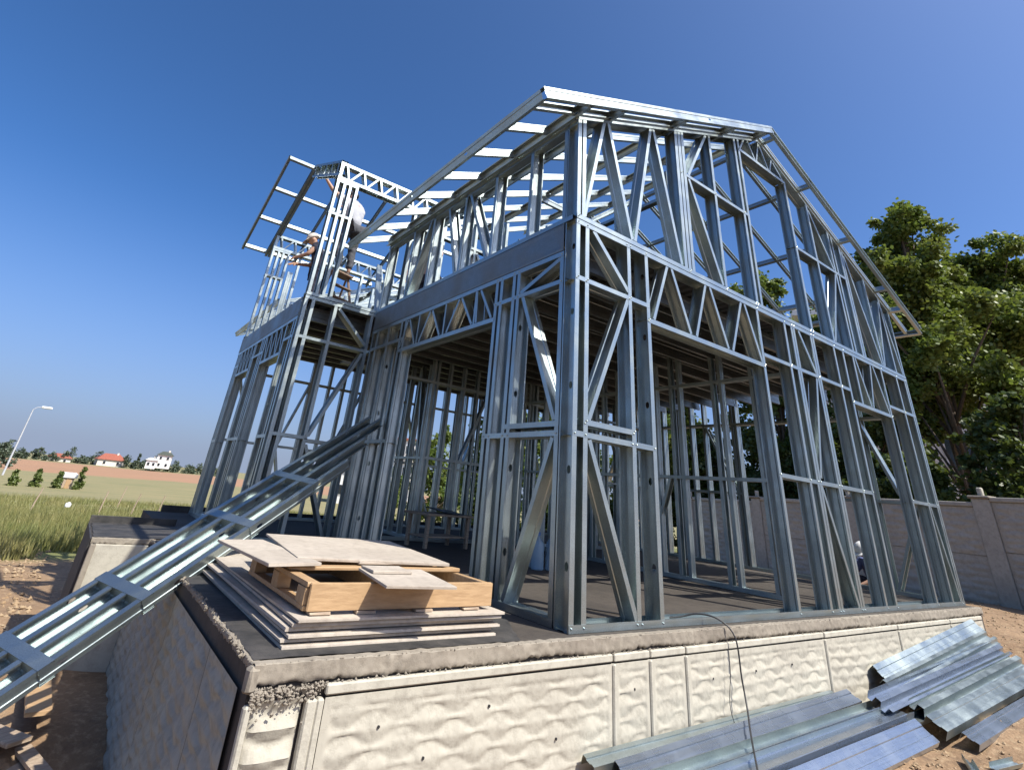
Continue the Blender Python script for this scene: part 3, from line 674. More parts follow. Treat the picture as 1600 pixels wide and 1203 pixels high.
leaning('long galvanised stud frame leaning from the ground to the side wall', (-.06, 3.50, 1.50), LD, LWv, .50, 5.3, 4, (1.5, 2.2, 3.05, 3.62, 4.6), (0, .05, .5, 1.0))
# ------------------------------------------------------------------ boards and pallet
def board(label, c, s, rz, tilt=(0, 0), mat=BOARD, group=None, cat='board', name='cement_board'):
    o = box(name, c, s, mat, None, bev=.002, rot=(tilt[0], tilt[1], rz), jit=.0015); tag(o, label, cat, group); return o
names = ['lowest', 'second lowest', 'third from the bottom', 'fourth from the bottom', 'fifth from the bottom', 'topmost']
for i in range(6):
    z = .012+i*.0205
    board('%s beige cement board of the stack under the pallet' % names[i], (-1.13+[.0, -.02, .03, .0, .05, .045][i]-.02, 1.30+[0, .03, -.0, .04, .01, -.01][i], z), (1.25, 2.48, .0145), [.0, .012, -.006, .009, -.012, .004][i], (0, [0, .002, -.001, .002, 0, 0][i]), group='cement boards stacked under the pallet')
P = empty('pallet', (-1.10, .12, .135)); tag(P, 'pine wood pallet lying on the stack of cement boards', 'pallet')
def pl(name, c, s, mat=WOOD): return box(name, c, s, mat, P, bev=.003, jit=.002)
PW, PL = 1.14, 1.15
pl('front_plank', (0, .011, .062), (PW, .022, .118)); pl('back_plank', (0, PL-.011, .062), (PW, .022, .118))
for x in (-.55, -.02, .54):
    if x == -.55:
        pl('stringer_top', (x, PL/2, .112), (.07, PL-.05, .022)); pl('stringer_bottom', (x, PL/2, .012), (.07, PL-.05, .02))
        for y in (.09, .55, 1.05): pl('block', (x, y, .062), (.075, .12, .076))
    else: pl('stringer', (x, PL/2, .062), (.045, PL-.05, .112))
for y, w in ((.42, .09), (.72, .1), (1.0, .1)): pl('deck_plank', (0, y, .134), (PW, w, .018), WOOD)
for x in (-.5, -.25, .1, .42): pl('foot_shim', (x, .02, -.006), (.11, .06, .012), WOOD_OLD)
board('wide pale cement board lying across the back of the pallet', (-1.05, 1.13, .305), (1.0, 1.15, .016), -.10, (.01, .006))
board('narrow pale cement board on the left of the pallet with a broken edge', (-1.70, .95, .295), (.30, 1.05, .016), .06, (.0, -.02))
board('small cement offcut hanging over the front plank of the pallet', (-1.13, .14, .277), (.40, .50, .014), -.12, (.02, 0), name='cement_offcut')
board('smallest cement offcut on top of the other offcut', (-1.17, .31, .293), (.24, .2, .013), -.08, name='cement_offcut')
board('thin cement strip lying behind the two offcuts', (-.98, .62, .292), (.5, .14, .013), -.05, name='cement_offcut')

# ------------------------------------------------------------------ profiles lying in front of foundation
def channel(label, p0, p1, width, lipz, roll=0.0, up=True, mat=STEEL_SHINY, kind='U', group='loose steel profiles in front of the foundation', sag=.0):
    p0, p1 = Vector(p0), Vector(p1); L = (p1-p0).length; ax = (p1-p0).normalized()
    sd = ax.cross(Vector((0, 0, 1))).normalized(); upv = sd.cross(ax)
    R = Matrix.Rotation(roll, 3, ax); sd = R @ sd; upv = R @ upv
    s = 1 if up else -1
    if kind == 'U': prof = [(-width/2-.004, lipz), (-width/2, 0), (-width*.2, 0), (-width*.17, .006), (width*.17, .006), (width*.2, 0), (width/2, 0), (width/2+.004, lipz)]
    elif kind == 'W': prof = [(-width/2, 0), (-width*.42, lipz), (-width*.22, lipz), (-width*.14, 0), (width*.14, 0), (width*.22, lipz), (width*.42, lipz), (width/2, 0), (width/2+.03, 0)]
    else: prof = [(-width/2, lipz), (-width/2+.01, 0), (width/2-.01, 0), (width/2, lipz*1.6), (width/2+.02, lipz*1.6)]
    n = 10; vs, fs = [], []; m = len(prof)
    for i in range(n+1):
        t = i/n; c = p0+(p1-p0)*t + Vector((0, 0, -sag*4*t*(1-t)))
        for a, h in prof: v = c+sd*a+upv*h*s; vs.append(tuple(v-p0))
    for i in range(n):
        for k in range(m-1): a = i*m+k; fs.append((a, a+1, a+m+1, a+m))
    o = obj('steel_profile', pyd('steel_profile', vs, fs), mat); o.location = p0
    md = o.modifiers.new('thickness', 'SOLIDIFY'); md.thickness = .002
    return tag(o, label, 'steel profile', group)
gz = lambda x, y, h=.03: (x, y, terrain(x, y)+h)
channel('long steel channel nearest the wave relief wall', (-.02, -.20, -.52), (2.95, -.19, -.49), .09, .05, .3, False, STEEL)
channel('long pale blue steel channel second from the relief wall', (.14, -.30, -.55), (3.05, -.29, -.48), .12, .045, .45, False)
channel('narrow steel channel between the two wide pale blue ones', (.04, -.41, -.60), (3.15, -.42, -.55), .09, .045, .2, True, STEEL)
channel('wide steel tray with brownish reflection in the middle of the pile', (.46, -.53, -.61), (3.3, -.54, -.55), .14, .04, .12, True)
channel('wide bright blue steel tray along the front of the pile', (.55, -.70, -.645), (3.2, -.72, -.59), .17, .04, .62, False)
channel('short dull steel channel with open dark end at the left of the pile', (.1, -.51, -.63), (.62, -.60, -.63), .10, .05, .3, True, STEEL)
channel('grey steel channel leaning against the right part of the relief wall', (3.75, -.24, -.40), (6.8, -.23, -.14), .14, .06, .75, False, STEEL)
channel('ribbed steel sheet second from the wall on the right of the pile', (3.55, -.37, -.47), (6.7, -.34, -.24), .15, .04, .45, True, STEEL, 'W')
channel('bright blue ribbed steel sheet over the middle of the pile', (3.05, -.47, -.46), (6.5, -.48, -.28), .15, .05, .55, False, STEEL_SHINY, 'W')
channel('grey ribbed steel sheet with a dark open end', (3.45, -.62, -.50), (6.4, -.64, -.34), .16, .055, .4, False, STEEL, 'W')
channel('dull steel channel with a black hollow end facing left', (3.3, -.76, -.55), (6.3, -.80, -.41), .14, .07, .45, False, STEEL)
channel('pale edged steel profile at the outer right of the pile', (3.5, -.90, -.62), (6.0, -.95, -.50), .11, .05, .4, False, STEEL_SHINY)
channel('thin grey steel strip crossing under the right part of the pile', (3.2, -.58, -.60), (5.2, -.72, -.52), .09, .03, .2, True, STEEL)
for i, (x, y, a, lab) in enumerate(((2.95, -1.05, .5, 'small bent steel scrap beside the front steel tray'), (3.2, -1.09, -.15, 'long thin steel scrap lying on bare soil'))):
    o = channel(lab, gz(x, y, .012), gz(x+(.18 if i == 0 else .35)*math.cos(a), y+(.18 if i == 0 else .35)*math.sin(a), .02), .05, .03, .3, True, STEEL, group='steel scraps on the soil')
    o.name = 'steel_scrap'

# ------------------------------------------------------------------ cable
def cable(label, pts, r):
    me = tube_me('cable', pts, r, 6); tag(obj('cable', me, BLACK, None, True), label, 'cable')
def smooth(pts, k=6):
    out = []
    for i in range(len(pts)-1):
        p0, p1, p2, p3 = [Vector(pts[min(max(j, 0), len(pts)-1)]) for j in (i-1, i, i+1, i+2)]
        for j in range(k):
            t = j/k; out.append(tuple(.5*((2*p1)+(p2-p0)*t+(2*p0-5*p1+4*p2-p3)*t*t+(3*p1-p0-3*p2+p3)*t**3)))
    return out+[tuple(pts[-1])]
cable('black power cable coming over the bottom track and hanging down the wall', smooth([(.75, .6, .012), (1.0, .3, .012), (1.25, .12, .03), (1.38, .02, .068), (1.47, -.1, .055), (1.53, -.19, -.04), (1.55, -.2, -.28), (1.50, -.25, -.43), (1.33, -.36, -.50), (1.12, -.50, -.545), (.88, -.66, -.565), (.6, -.85, -.62), (.3, -1.2, -.7)]), .006)
cable('thin dark wire hanging on the relief wall left of the power cable', smooth([(1.47, -.165, -.1), (1.46, -.17, -.25), (1.42, -.17, -.42), (1.41, -.2, -.52)]), .0025)

# ------------------------------------------------------------------ debris on the left
deb = [((-2.42, 2.75, .03), (.10, .9, .03), .3, 'weathered plank lying on the soil beside the shaded wall', WOOD_OLD),
       ((-2.36, 1.95, .05), (.045, .8, .03), -1.0, 'long pale timber strip beside the shaded wall', WOOD),
       ((-2.46, 3.35, .10), (.16, .75, .03), .05, 'light pine board standing out of the debris under the leaning frame', WOOD),
       ((-2.58, 2.5, .03), (.10, .7, .04), -.6, 'broken brown plank at the lower left of the debris', WOOD_OLD),
       ((-2.48, 2.2, .08), (.05, .65, .03), -1.25, 'short pale batten crossing the broken planks', WOOD),
       ((-2.64, 2.95, .03), (.16, .5, .025), .6, 'wide weathered board end at the left edge', WOOD_OLD),
       ((-2.40, 2.35, .05), (.12, .6, .03), .9, 'dark damp plank under the pale batten', WOOD_OLD)]
for (x, y, h), s, rz, lab, m in deb:
    o = box('timber_plank', (x, y, terrain(x, y)+h+.02), s, m, None, rz, .004, jit=.004); tag(o, lab, 'plank', 'timber debris beside the shaded foundation wall')
def crumpled(name, lab, c, s, mat, cat):
    n = 14; vs, fs = [], []
    for j in range(n):
        for i in range(n):
            x, y = (i/(n-1)-.5)*s, (j/(n-1)-.5)*s*.8
            vs.append((x, y, .06*s*4*(.5+noise.noise((x*6/s, y*6/s, 2)))*.25+.02))
    for j in range(n-1):
        for i in range(n-1): a = j*n+i; fs.append((a, a+1, a+n+1, a+n))
    o = obj(name, pyd(name, vs, fs), mat, None, True); o.location = c; o.modifiers.new('t', 'SOLIDIFY').thickness = .004
    tag(o, lab, cat)
crumpled('tarpaulin', 'crumpled blue tarpaulin on the ground below the shaded wall', (-2.34, 1.62, terrain(-2.34, 1.62)+.06), .36, BLUE, 'tarpaulin')

# ------------------------------------------------------------------ things inside the ground floor
def workbench():
    r = empty('workbench', (1.75, 4.55, 0), .2); tag(r, 'low workbench with a tilted sheet on top inside the house', 'workbench')
    box('top', (0, 0, .42), (.95, .55, .03), WOOD_OLD, r); box('sheet', (.12, -.05, .46), (.6, .45, .01), STEEL_DECK, r, rot=(.12, .06, .1))
    for x in (-.4, .4):
        for y in (-.2, .2): box('leg', (x, y, .2), (.05, .05, .4), WOOD_OLD, r)
    box('shelf', (0, 0, .14), (.8, .4, .02), WOOD_OLD, r)
workbench()
WATER = new_mat('water_bottle_plastic')[0]; _b = WATER.node_tree.nodes['Principled BSDF']; _b.inputs['Base Color'].default_value = (.45, .62, .75, 1); _b.inputs['Roughness'].default_value = .15; _b.inputs['Transmission Weight'].default_value = .6; _b.inputs['Alpha'].default_value = 1
def bottle(c, lab, s=1.0):
    prof = [(.0, 0), (.075, 0), (.08, .02), (.078, .1), (.082, .12), (.078, .14), (.082, .24), (.07, .29), (.03, .33), (.024, .36)]
    n = 12; vs, fs = [], []
    for r, z in prof:
        for k in range(n): a = 6.283*k/n; vs.append((r*s*math.cos(a), r*s*math.sin(a), z*s))
    for i in range(len(prof)-1):
        for k in range(n): fs.append((i*n+k, i*n+(k+1) % n, (i+1)*n+(k+1) % n, (i+1)*n+k))
    o = obj('water_bottle', pyd('water_bottle', vs, fs), WATER, None, True); o.location = c
    cp = obj('cap', tube_me('cap', [(0, 0, .355*s), (0, 0, .39*s)], .03*s, 10), BLUE, o); tag(o, lab, 'bottle', 'water bottles on the floor inside')
bottle((1.95, 2.55, .004), 'left water bottle of three on the floor behind the corner post'); bottle((2.14, 2.5, .004), 'middle water bottle of three on the floor behind the corner post'); bottle((2.06, 2.72, .004), 'rear water bottle of three on the floor behind the corner post')
def sack(c, lab, s, mat, name='tool_bag'):
    bm = bmesh.new(); bmesh.ops.create_icosphere(bm, subdivisions=3, radius=1)
    for v in bm.verts:
        k = 1+.25*noise.noise(v.co*1.7+Vector((c[0], 0, 0))); v.co = Vector((v.co.x*s[0]*k, v.co.y*s[1]*k, max(-.35, v.co.z)*s[2]*k+.35*s[2]))
    me = bpy.data.meshes.new(name); bm.to_mesh(me); bm.free()
    o = obj(name, me, mat, None, True); o.location = c; tag(o, lab, 'bag'); return o
CLOTH_D = plain('dark_cloth', (.03, .032, .04), (.06, .06, .07), 12, .9)
sack((2.75, 4.6, .004), 'dark heaped tool bag on the floor inside beside the workbench', (.28, .22, .42), CLOTH_D)
sack((6.55, 1.2, .004), 'dark blue bag on the floor near the right wall frame', (.2, .16, .24), plain('navy_cloth', (.03, .04, .10), (.12, .14, .2), 6, .9))
o = box('brick', (2.55, 3.75, .05), (.2, .1, .09), plain('red_brick', (.35, .13, .09), (.28, .1, .07), 9, .9), None, .3); tag(o, 'single red brick lying on the floor inside the house', 'brick')

# ------------------------------------------------------------------ people
SKIN = plain('skin', (.42, .25, .17), (.36, .21, .14), 5, .55)
HAIR = plain('dark_hair', (.02, .015, .012), (.035, .028, .02), 20, .7)
SHOE = plain('shoe_leather', (.06, .045, .035), (.03, .025, .02), 9, .6)
CREASE = bpy.data.textures.new('creases', 'CLOUDS'); CREASE.noise_scale = .07; CREASE.noise_depth = 2
def skin_mesh(name, verts, edges, radii, mat, parent, root=0, sub=2):
    me = bpy.data.meshes.new(name); me.from_pydata(verts, edges, []); me.update(); me.materials.append(mat)
    o = bpy.data.objects.new(name, me); C.objects.link(o); o.parent = parent
    me.skin_vertices or None
    md = o.modifiers.new('skin', 'SKIN'); md.use_smooth_shade = True
    if not me.skin_vertices:
        bm = bmesh.new(); bm.from_mesh(me); bm.verts.layers.skin.verify(); bm.to_mesh(me); bm.free()
    sv = me.skin_vertices[0].data
    for i, r in enumerate(radii):
        sv[i].radius = (r, r) if isinstance(r, (int, float)) else r
        sv[i].use_root = (i == root)
    s = o.modifiers.new('sub', 'SUBSURF'); s.levels = sub; s.render_levels = sub
    if name in ('shirt', 'trousers'):
        s.levels = s.render_levels = 3
        d = o.modifiers.new('creases', 'DISPLACE'); d.texture = CREASE; d.strength = .035; d.mid_level = .5; d.texture_coords = 'LOCAL'
    return o
def person(label, loc, rz, J, shirt, trousers, cap=None, sleeve='short'):
    """J: joint dict in local metres, person faces +Y"""
    r = empty('person', loc, rz); tag(r, label, 'person', 'workers on the building site')
    J = {k: Vector(v) for k, v in J.items()}
    vs, es, rs = [], [], []
    def add(p, rad, prev=None):
        vs.append(tuple(p)); rs.append(rad); i = len(vs)-1
        if prev is not None: es.append((prev, i))
        return i
    pel = add(J['pelvis'], (.14, .1)); ab = add(J['pelvis'].lerp(J['chest'], .5), (.125, .095), pel); ch = add(J['chest'], (.15, .105), ab)
    nk = add(J['neck'], .052, ch); hv = (J['head']-J['neck']).normalized(); fw_ = Vector(J.get('face', (0, 1, 0))).normalized()
    hb = add(J['neck']+hv*.07+fw_*.01, .062, nk); hm = add(J['head']+fw_*.005, (.078, .09), hb); ht = add(J['head']+hv*.085, (.06, .07), hm)
    add(J['head']+fw_*.108-hv*.02, .013, hm)          # nose
    sdv = hv.cross(fw_).normalized()
    for s in (-1, 1): add(J['head']+sdv*s*.088-hv*.005, .014, hm)   # ears
    for S_ in ('l', 'r'):
        sh = add(J['sh_'+S_], .055, ch); el = add(J['el_'+S_], .042, sh); wr = add(J['wr_'+S_], .027, el)
        hd = (J['wr_'+S_]-J['el_'+S_]).normalized(); pv = hd.orthogonal().normalized(); qv = hd.cross(pv)
        pm = add(J['wr_'+S_]+hd*.07, (.036, .02), wr)
        for k, (o_, l_) in enumerate(((-.03, .07), (-.01, .08), (.01, .075), (.03, .06))):
            a = add(J['wr_'+S_]+hd*.105+pv*o_, .009, pm); add(J['wr_'+S_]+hd*(.105+l_*.8)+pv*o_+qv*.025, .007, a)
        th = add(J['wr_'+S_]+hd*.05-pv*.045, .011, pm); add(J['wr_'+S_]+hd*.09-pv*.06+qv*.015, .009, th)
        hp = add(J['hip_'+S_], .085, pel); kn = add(J['kn_'+S_], .056, hp); an = add(J['an_'+S_], .036, kn)
        add(J['an_'+S_]+Vector((0, .12, -.045)), .032, an)
    skin_mesh('body', vs, es, rs, SKIN, r)
    # shirt
    v2 = [J['pelvis']+Vector((0, 0, -.06)), J['pelvis'].lerp(J['chest'], .5), J['chest'], J['neck']-hv*.01]; e2 = [(0, 1), (1, 2), (2, 3)]; r2 = [(.175, .135), (.17, .135), (.192, .145), .068]
    for S_ in ('l', 'r'):
        k = len(v2); v2 += [J['sh_'+S_], J['sh_'+S_].lerp(J['el_'+S_], .62 if sleeve == 'short' else 1.0)]; e2 += [(2, k), (k, k+1)]; r2 += [.082, .066]
        if sleeve != 'short': v2.append(J['el_'+S_].lerp(J['wr_'+S_], .9)); e2.append((k+1, k+2)); r2.append(.045)
    skin_mesh('shirt', [tuple(v) for v in v2], e2, r2, shirt, r)
    v3 = [J['pelvis']]; e3 = []; r3 = [(.162, .125)]
    for S_ in ('l', 'r'):
        k = len(v3); v3 += [J['hip_'+S_], J['kn_'+S_], J['an_'+S_]+Vector((0, 0, .03))]; e3 += [(0, k), (k, k+1), (k+1, k+2)]; r3 += [.105, .076, .06]
    skin_mesh('trousers', [tuple(v) for v in v3], e3, r3, trousers, r)
    for S_ in ('l', 'r'):
        a = J['an_'+S_]; skin_mesh('shoe', [tuple(a+Vector((0, -.03, -.04))), tuple(a+Vector((0, .06, -.05))), tuple(a+Vector((0, .16, -.06)))], [(0, 1), (1, 2)], [.05, .048, .035], SHOE, r, sub=1)
    # hair or cap
    bm = bmesh.new(); bmesh.ops.create_uvsphere(bm, u_segments=16, v_segments=10, radius=.108)
    for v in bm.verts:
        if v.co.z < -.01: v.co.z *= .25 if cap else .6
        v.co.y *= 1.12
        if not cap and v.co.y > .05 and v.co.z < .05: v.co.y = .05
    if cap:
        for i in range(7):
            a = -1.0+i*.333; p = [bm.verts.new((math.sin(a)*.108, math.cos(a)*.118, .0)), bm.verts.new((math.sin(a)*.10, math.cos(a)*.2, -.02))]
            if i: bm.faces.new((prev_[0], prev_[1], p[1], p[0]))
            prev_ = p
    me = bpy.data.meshes.new('cap'); bm.to_mesh(me); bm.free()
    o = obj('cap' if cap else 'hair', me, cap if cap else HAIR, r, True)
    yv = (fw_-hv*fw_.dot(hv)).normalized(); m = Matrix((yv.cross(hv), yv, hv)).transposed().to_4x4(); m.translation = J['head']+hv*(.035 if cap else .02); o.matrix_local = m
    if cap: o.modifiers.new('t', 'SOLIDIFY').thickness = .004
    for s in (-1, 1):
        e = obj('eye', tube_me('eye', [(0, 0, 0), (0, .006, 0)], .009, 6), HAIR, r); e.location = J['head']+fw_*.088+sdv*s*.032+hv*.01
    return r
stand = dict(pelvis=(0, 0, .95), chest=(0, .01, 1.32), neck=(0, 0, 1.5), head=(0, .03, 1.64), sh_l=(-.2, 0, 1.43), sh_r=(.2, 0, 1.43), el_l=(-.27, .02, 1.15), el_r=(.27, .02, 1.15),
             wr_l=(-.28, .12, .92), wr_r=(.28, .12, .92), hip_l=(-.1, 0, .9), hip_r=(.1, 0, .9), kn_l=(-.11, .03, .5), kn_r=(.11, .03, .5), an_l=(-.12, 0, .09), an_r=(.12, 0, .09))
GREYW = plain('pale_grey_shirt', (.390, .398, .420), (.330, .338, .360), 7, .9); GREYT = plain('grey_trousers', (.075, .079, .090), (.053, .056, .064), 8, .9)
NAVY = plain('navy_shirt', (.018, .02, .035), (.03, .03, .05), 8, .9); PINK = plain('pale_pink_shirt', (.62, .48, .45), (.52, .40, .38), 7, .9); CREAM = plain('cream_cap', (.62, .56, .48), (.55, .5, .42), 9, .9)
a = dict(stand); a.update(chest=(-.02, .10, 1.31), neck=(-.03, .15, 1.48), head=(-.03, .2, 1.62), sh_l=(-.22, .14, 1.43), sh_r=(.18, .12, 1.43), el_l=(-.45, .25, 1.55), wr_l=(-.62, .3, 1.72), el_r=(.25, .35, 1.35), wr_r=(.12, .5, 1.5), kn_l=(-.12, .12, .52), kn_r=(.13, .05, .5), face=(-.4, .9, .1))
person('worker in a pale grey shirt reaching up inside the dormer frame', (-.2, 5.62, 3.98), .35, a, GREYW, GREYT)
b_ = dict(stand); b_.update(chest=(0, .1, 1.30), neck=(0, .18, 1.46), head=(0, .25, 1.58), face=(0, .8, -.6), el_l=(-.25, .22, 1.2), wr_l=(-.15, .42, 1.15), el_r=(.25, .25, 1.18), wr_r=(.12, .45, 1.12), sh_l=(-.2, .12, 1.41), sh_r=(.2, .12, 1.41))
person('worker in a cream cap and dark shirt looking down behind the dormer post', (-.50, 5.95, 3.03), 1.1, b_, NAVY, NAVY, CREAM)
c_ = dict(stand); c_.update(chest=(.03, .12, 1.27), neck=(.03, .22, 1.42), head=(.02, .29, 1.53), face=(0, .9, -.45), sh_l=(-.18, .16, 1.38), sh_r=(.23, .16, 1.38), el_l=(-.25, .3, 1.15), wr_l=(-.18, .5, 1.08), el_r=(.34, .12, 1.1), wr_r=(.3, .22, .86))
person('worker in a pale pink shirt bending behind the upper side wall studs', (.92, 4.50, 3.02), 2.3, c_, PINK, NAVY)
d_ = dict(pelvis=(0, 0, .30), chest=(0, .17, .58), neck=(0, .26, .72), head=(0, .33, .83), face=(0, .85, -.5), sh_l=(-.19, .22, .66), sh_r=(.19, .22, .66), el_l=(-.23, .42, .48), el_r=(.23, .42, .48), wr_l=(-.12, .6, .38), wr_r=(.12, .6, .38),
          hip_l=(-.1, .02, .28), hip_r=(.1, .02, .28), kn_l=(-.16, .40, .46), kn_r=(.16, .40, .46), an_l=(-.13, .22, .09), an_r=(.13, .22, .09))
person('worker in a white cap and blue shirt crouching behind the right wall frame', (8.05, 1.15, terrain(8.05, 1.15)), 1.2, d_, plain('blue_shirt', (.10, .13, .26), (.07, .09, .2), 8, .9), NAVY, WHITE)

def stepladder():
    r = empty('stepladder', (-.22, 5.6, 3.0), .35); tag(r, 'stepladder under the worker in the dormer frame', 'ladder')
    LADM = plain('ladder_aluminium', (.25, .16, .1), (.16, .12, .09), 8, .6)
    for s in (-1, 1):
        obj('rail', tube_me('rail', [(s*.24, -.3, 0), (s*.17, .02, .96)], .022, 6), LADM, r); obj('back_leg', tube_me('back_leg', [(s*.24, .36, 0), (s*.17, .06, .93)], .02, 6), LADM, r)
    for i in range(3): t = .25+i*.25; box('tread', (0, -.3+.32*t, .96*t), (.42, .09, .025), LADM, r)
    box('top_step', (0, .04, .965), (.42, .26, .03), LADM, r)
stepladder()

# ------------------------------------------------------------------ boundary wall on the right
def build_boundary():
    A = Vector((12.75, -2.1, 0)); B = Vector((16.6, 12.2, 0)); L = (B-A).length; u = (B-A)/L; rz = math.atan2(u.y, u.x)
    nrm = Vector((-u.y, u.x, 0))
    n = int(L/3.15)
    r = empty('boundary_wall', tuple(A), 0); tag(r, 'grey concrete boundary wall with wave relief panels and pillars', 'wall')
    def zt(s): return 1.68-.035*s
    for i in range(n+1):
        s = i*3.15; p = u*s
        box('pillar', (p.x, p.y, zt(s)-1.25), (.34, .24, 2.7), CONC_GREY, r, rz, .015)
        box('pillar_cap', (p.x, p.y, zt(s)+.13), (.42, .34, .06), CONC_LIP, r, rz, .02)
        box('pillar_post', (p.x+u.x*-.02, p.y, zt(s)+.24), (.1, .1, .18), CONC, r, rz, .02)
        if i < n:
            m = u*(s+.17); zz = zt(s)
            for k, (h, seed) in enumerate(((.95, i*3), (1.25, i*3+1))):
                pn_ = relief_panel('panel', 2.80, h-.02, r, CONC_GREY, seed=seed, res=.035, amp=.035, lens=.6, pitch=.12); pn_.location = (m.x-nrm.x*-.06, m.y-nrm.y*-.06, zz-.08-(0 if k == 0 else .95)); pn_.rotation_euler = (0, 0, rz+0)
                pn_.rotation_euler = (0, 0, rz+math.pi); q = u*(s+.17+2.8); pn_.location = (q.x+nrm.x*.06, q.y+nrm.y*.06, pn_.location.z)
            c = u*(s+1.575); box('coping', (c.x, c.y, zz-.02), (2.80, .22, .09), CONC_GREY, r, rz, .012)
            box('core', (c.x, c.y, zz-1.2), (2.80, .10, 2.3), CONC_GREY, r, rz, .005)
build_boundary()

# ------------------------------------------------------------------ trees
def crown(pts, count, leaf, mat, parent, seed, name='crown'):
    rnd = random.Random(seed); vs, fs = [], []
    tot = sum(r**2 for *_, r in pts)
    for (cx, cy, cz, R) in pts:
        k = int(count*R*R/tot)
        # several twig clusters per lobe
        ncl = max(5, int(R*R*16)); cl = []
        for _ in range(ncl):
            a = Vector((rnd.gauss(0, 1), rnd.gauss(0, 1), rnd.gauss(0, 1))).normalized(); rr = R*(rnd.random()**.4)
            cl.append((Vector((cx, cy, cz))+Vector((a.x*rr, a.y*rr, a.z*rr*.85)), R*rnd.uniform(.14, .3)))
        for _ in range(k):
            c, s = rnd.choice(cl); p = c+Vector((rnd.gauss(0, s), rnd.gauss(0, s), rnd.gauss(0, s*.7)))
            d = Vector((rnd.gauss(0, 1), rnd.gauss(0, 1), rnd.gauss(-.3, .6))).normalized(); n_ = Vector((rnd.gauss(0, 1), rnd.gauss(0, 1), rnd.gauss(.9, .7)))
            w = d.cross(n_).normalized()*leaf*rnd.uniform(.3, .5); d = d*leaf*rnd.uniform(.7, 1.3); i = len(vs)
            vs += [tuple(p), tuple(p+d*.35+w), tuple(p+d*.7+w*.7), tuple(p+d), tuple(p+d*.7-w*.7), tuple(p+d*.35-w)]; fs += [(i, i+1, i+2, i+3), (i, i+3, i+4, i+5)]
    return obj(name, pyd(name, vs, fs), mat, parent)
def tree(name, label, x, y, h, rad, count, leaf, mat, seed, group, base_frac=.22, cat='tree', cone=False):
    rnd = random.Random(seed); z0 = terrain(x, y, False)-.1
    r = empty(name, (x, y, z0)); tag(r, label, cat, group)
    pts = []; n = 38 if count > 5000 else 14
    for i in range(n):
        t = i/(n-1); zz = h*(base_frac+(1-base_frac)*(t*.93)); wid = rad*(math.sin(math.pi*min(1, (.16+.80*t)))**.7)
        if cone: wid = rad*(1-t)**.8
        a = rnd.random()*6.28+i*2.4; q = wid*rnd.uniform(.1, .85)**.8; R = rad*rnd.uniform(.20, .36)*(1-.25*t)
        pts.append((math.cos(a)*q, math.sin(a)*q, zz, R))
    pts.append((rnd.uniform(-.2, .2)*rad, 0, h*.93, rad*(.1 if cone else .24))); pts.append((0, 0, h*(.3 if cone else .55), rad*.5))
    vs, fs = [], []
    def addtube(P_, R_):
        me = tube_me('t', P_, R_, 7); o = len(vs)
        vs.extend([tuple(v.co) for v in me.vertices]); fs.extend([tuple(o+k for k in p.vertices) for p in me.polygons]); bpy.data.meshes.remove(me)
    tr = max(.04, h*.0125); addtube([(0, 0, 0), (.05*rad, .02, h*.3), (-.03*rad, .05, h*.6), (0, 0, h*.92)], [tr, tr*.75, tr*.45, tr*.12])
    for (px, py, pz, R) in pts[:-2]:
        b0 = max(.15*h, pz-.25*h); addtube([(0, 0, b0), (px*.5, py*.5, (b0+pz)/2+.02*h), (px, py, pz)], [tr*.4, tr*.25, tr*.08])
    obj('trunk', pyd('trunk', vs, fs), BARK, r, True)
    crown(pts, count, leaf, mat, r, seed+99)
    return r
G1 = 'tall trees behind the boundary wall'
tree('plane_tree', 'tallest broadleaf tree beside the right roof edge', 18.9, 2.3, 12.9, 2.6, 54000, .135, LEAF, 3, G1, .36)
tree('plane_tree', 'leafy tree between the tallest tree and the right edge', 21.0, 3.0, 11.6, 2.9, 46000, .14, LEAF, 33, G1, .6)
tree('plane_tree', 'broad leafy tree at the right edge above the neighbouring house', 23.0, 1.2, 12.0, 3.2, 44000, .14, LEAF, 5, G1, .68)
tree('plane_tree', 'leafy tree seen through the right gable studs', 19.8, 8.2, 12.4, 2.4, 30000, .15, LEAF, 8, G1)
tree('plane_tree', 'leafy tree behind the right end of the gable', 20.6, 5.6, 10.4, 2.6, 26000, .16, LEAF, 12, G1)
tree('plane_tree', 'lower leafy tree seen through the ground floor opening', 18.5, 12.5, 8.0, 2.8, 15000, .2, LEAF, 15, G1)
tree('plane_tree', 'leafy tree far behind the back wall studs', 17.5, 24.0, 8.5, 3.0, 10000, .24, LEAF, 18, G1)
tree('plane_tree', 'round leafy tree right of the tree far behind the back wall', 17.0, 17.5, 6.5, 3.0, 12000, .2, LEAF, 21, G1, .08)
tree('plane_tree', 'small leafy tree beside the white apartment block', 21.5, 38.0, 7.5, 3.0, 7000, .26, LEAF, 22, G1, .08)
tree('plane_tree', 'bushy tree in front of the white apartment block', 15.0, 36.0, 4.6, 2.4, 6000, .24, LEAF, 23, G1, .06)
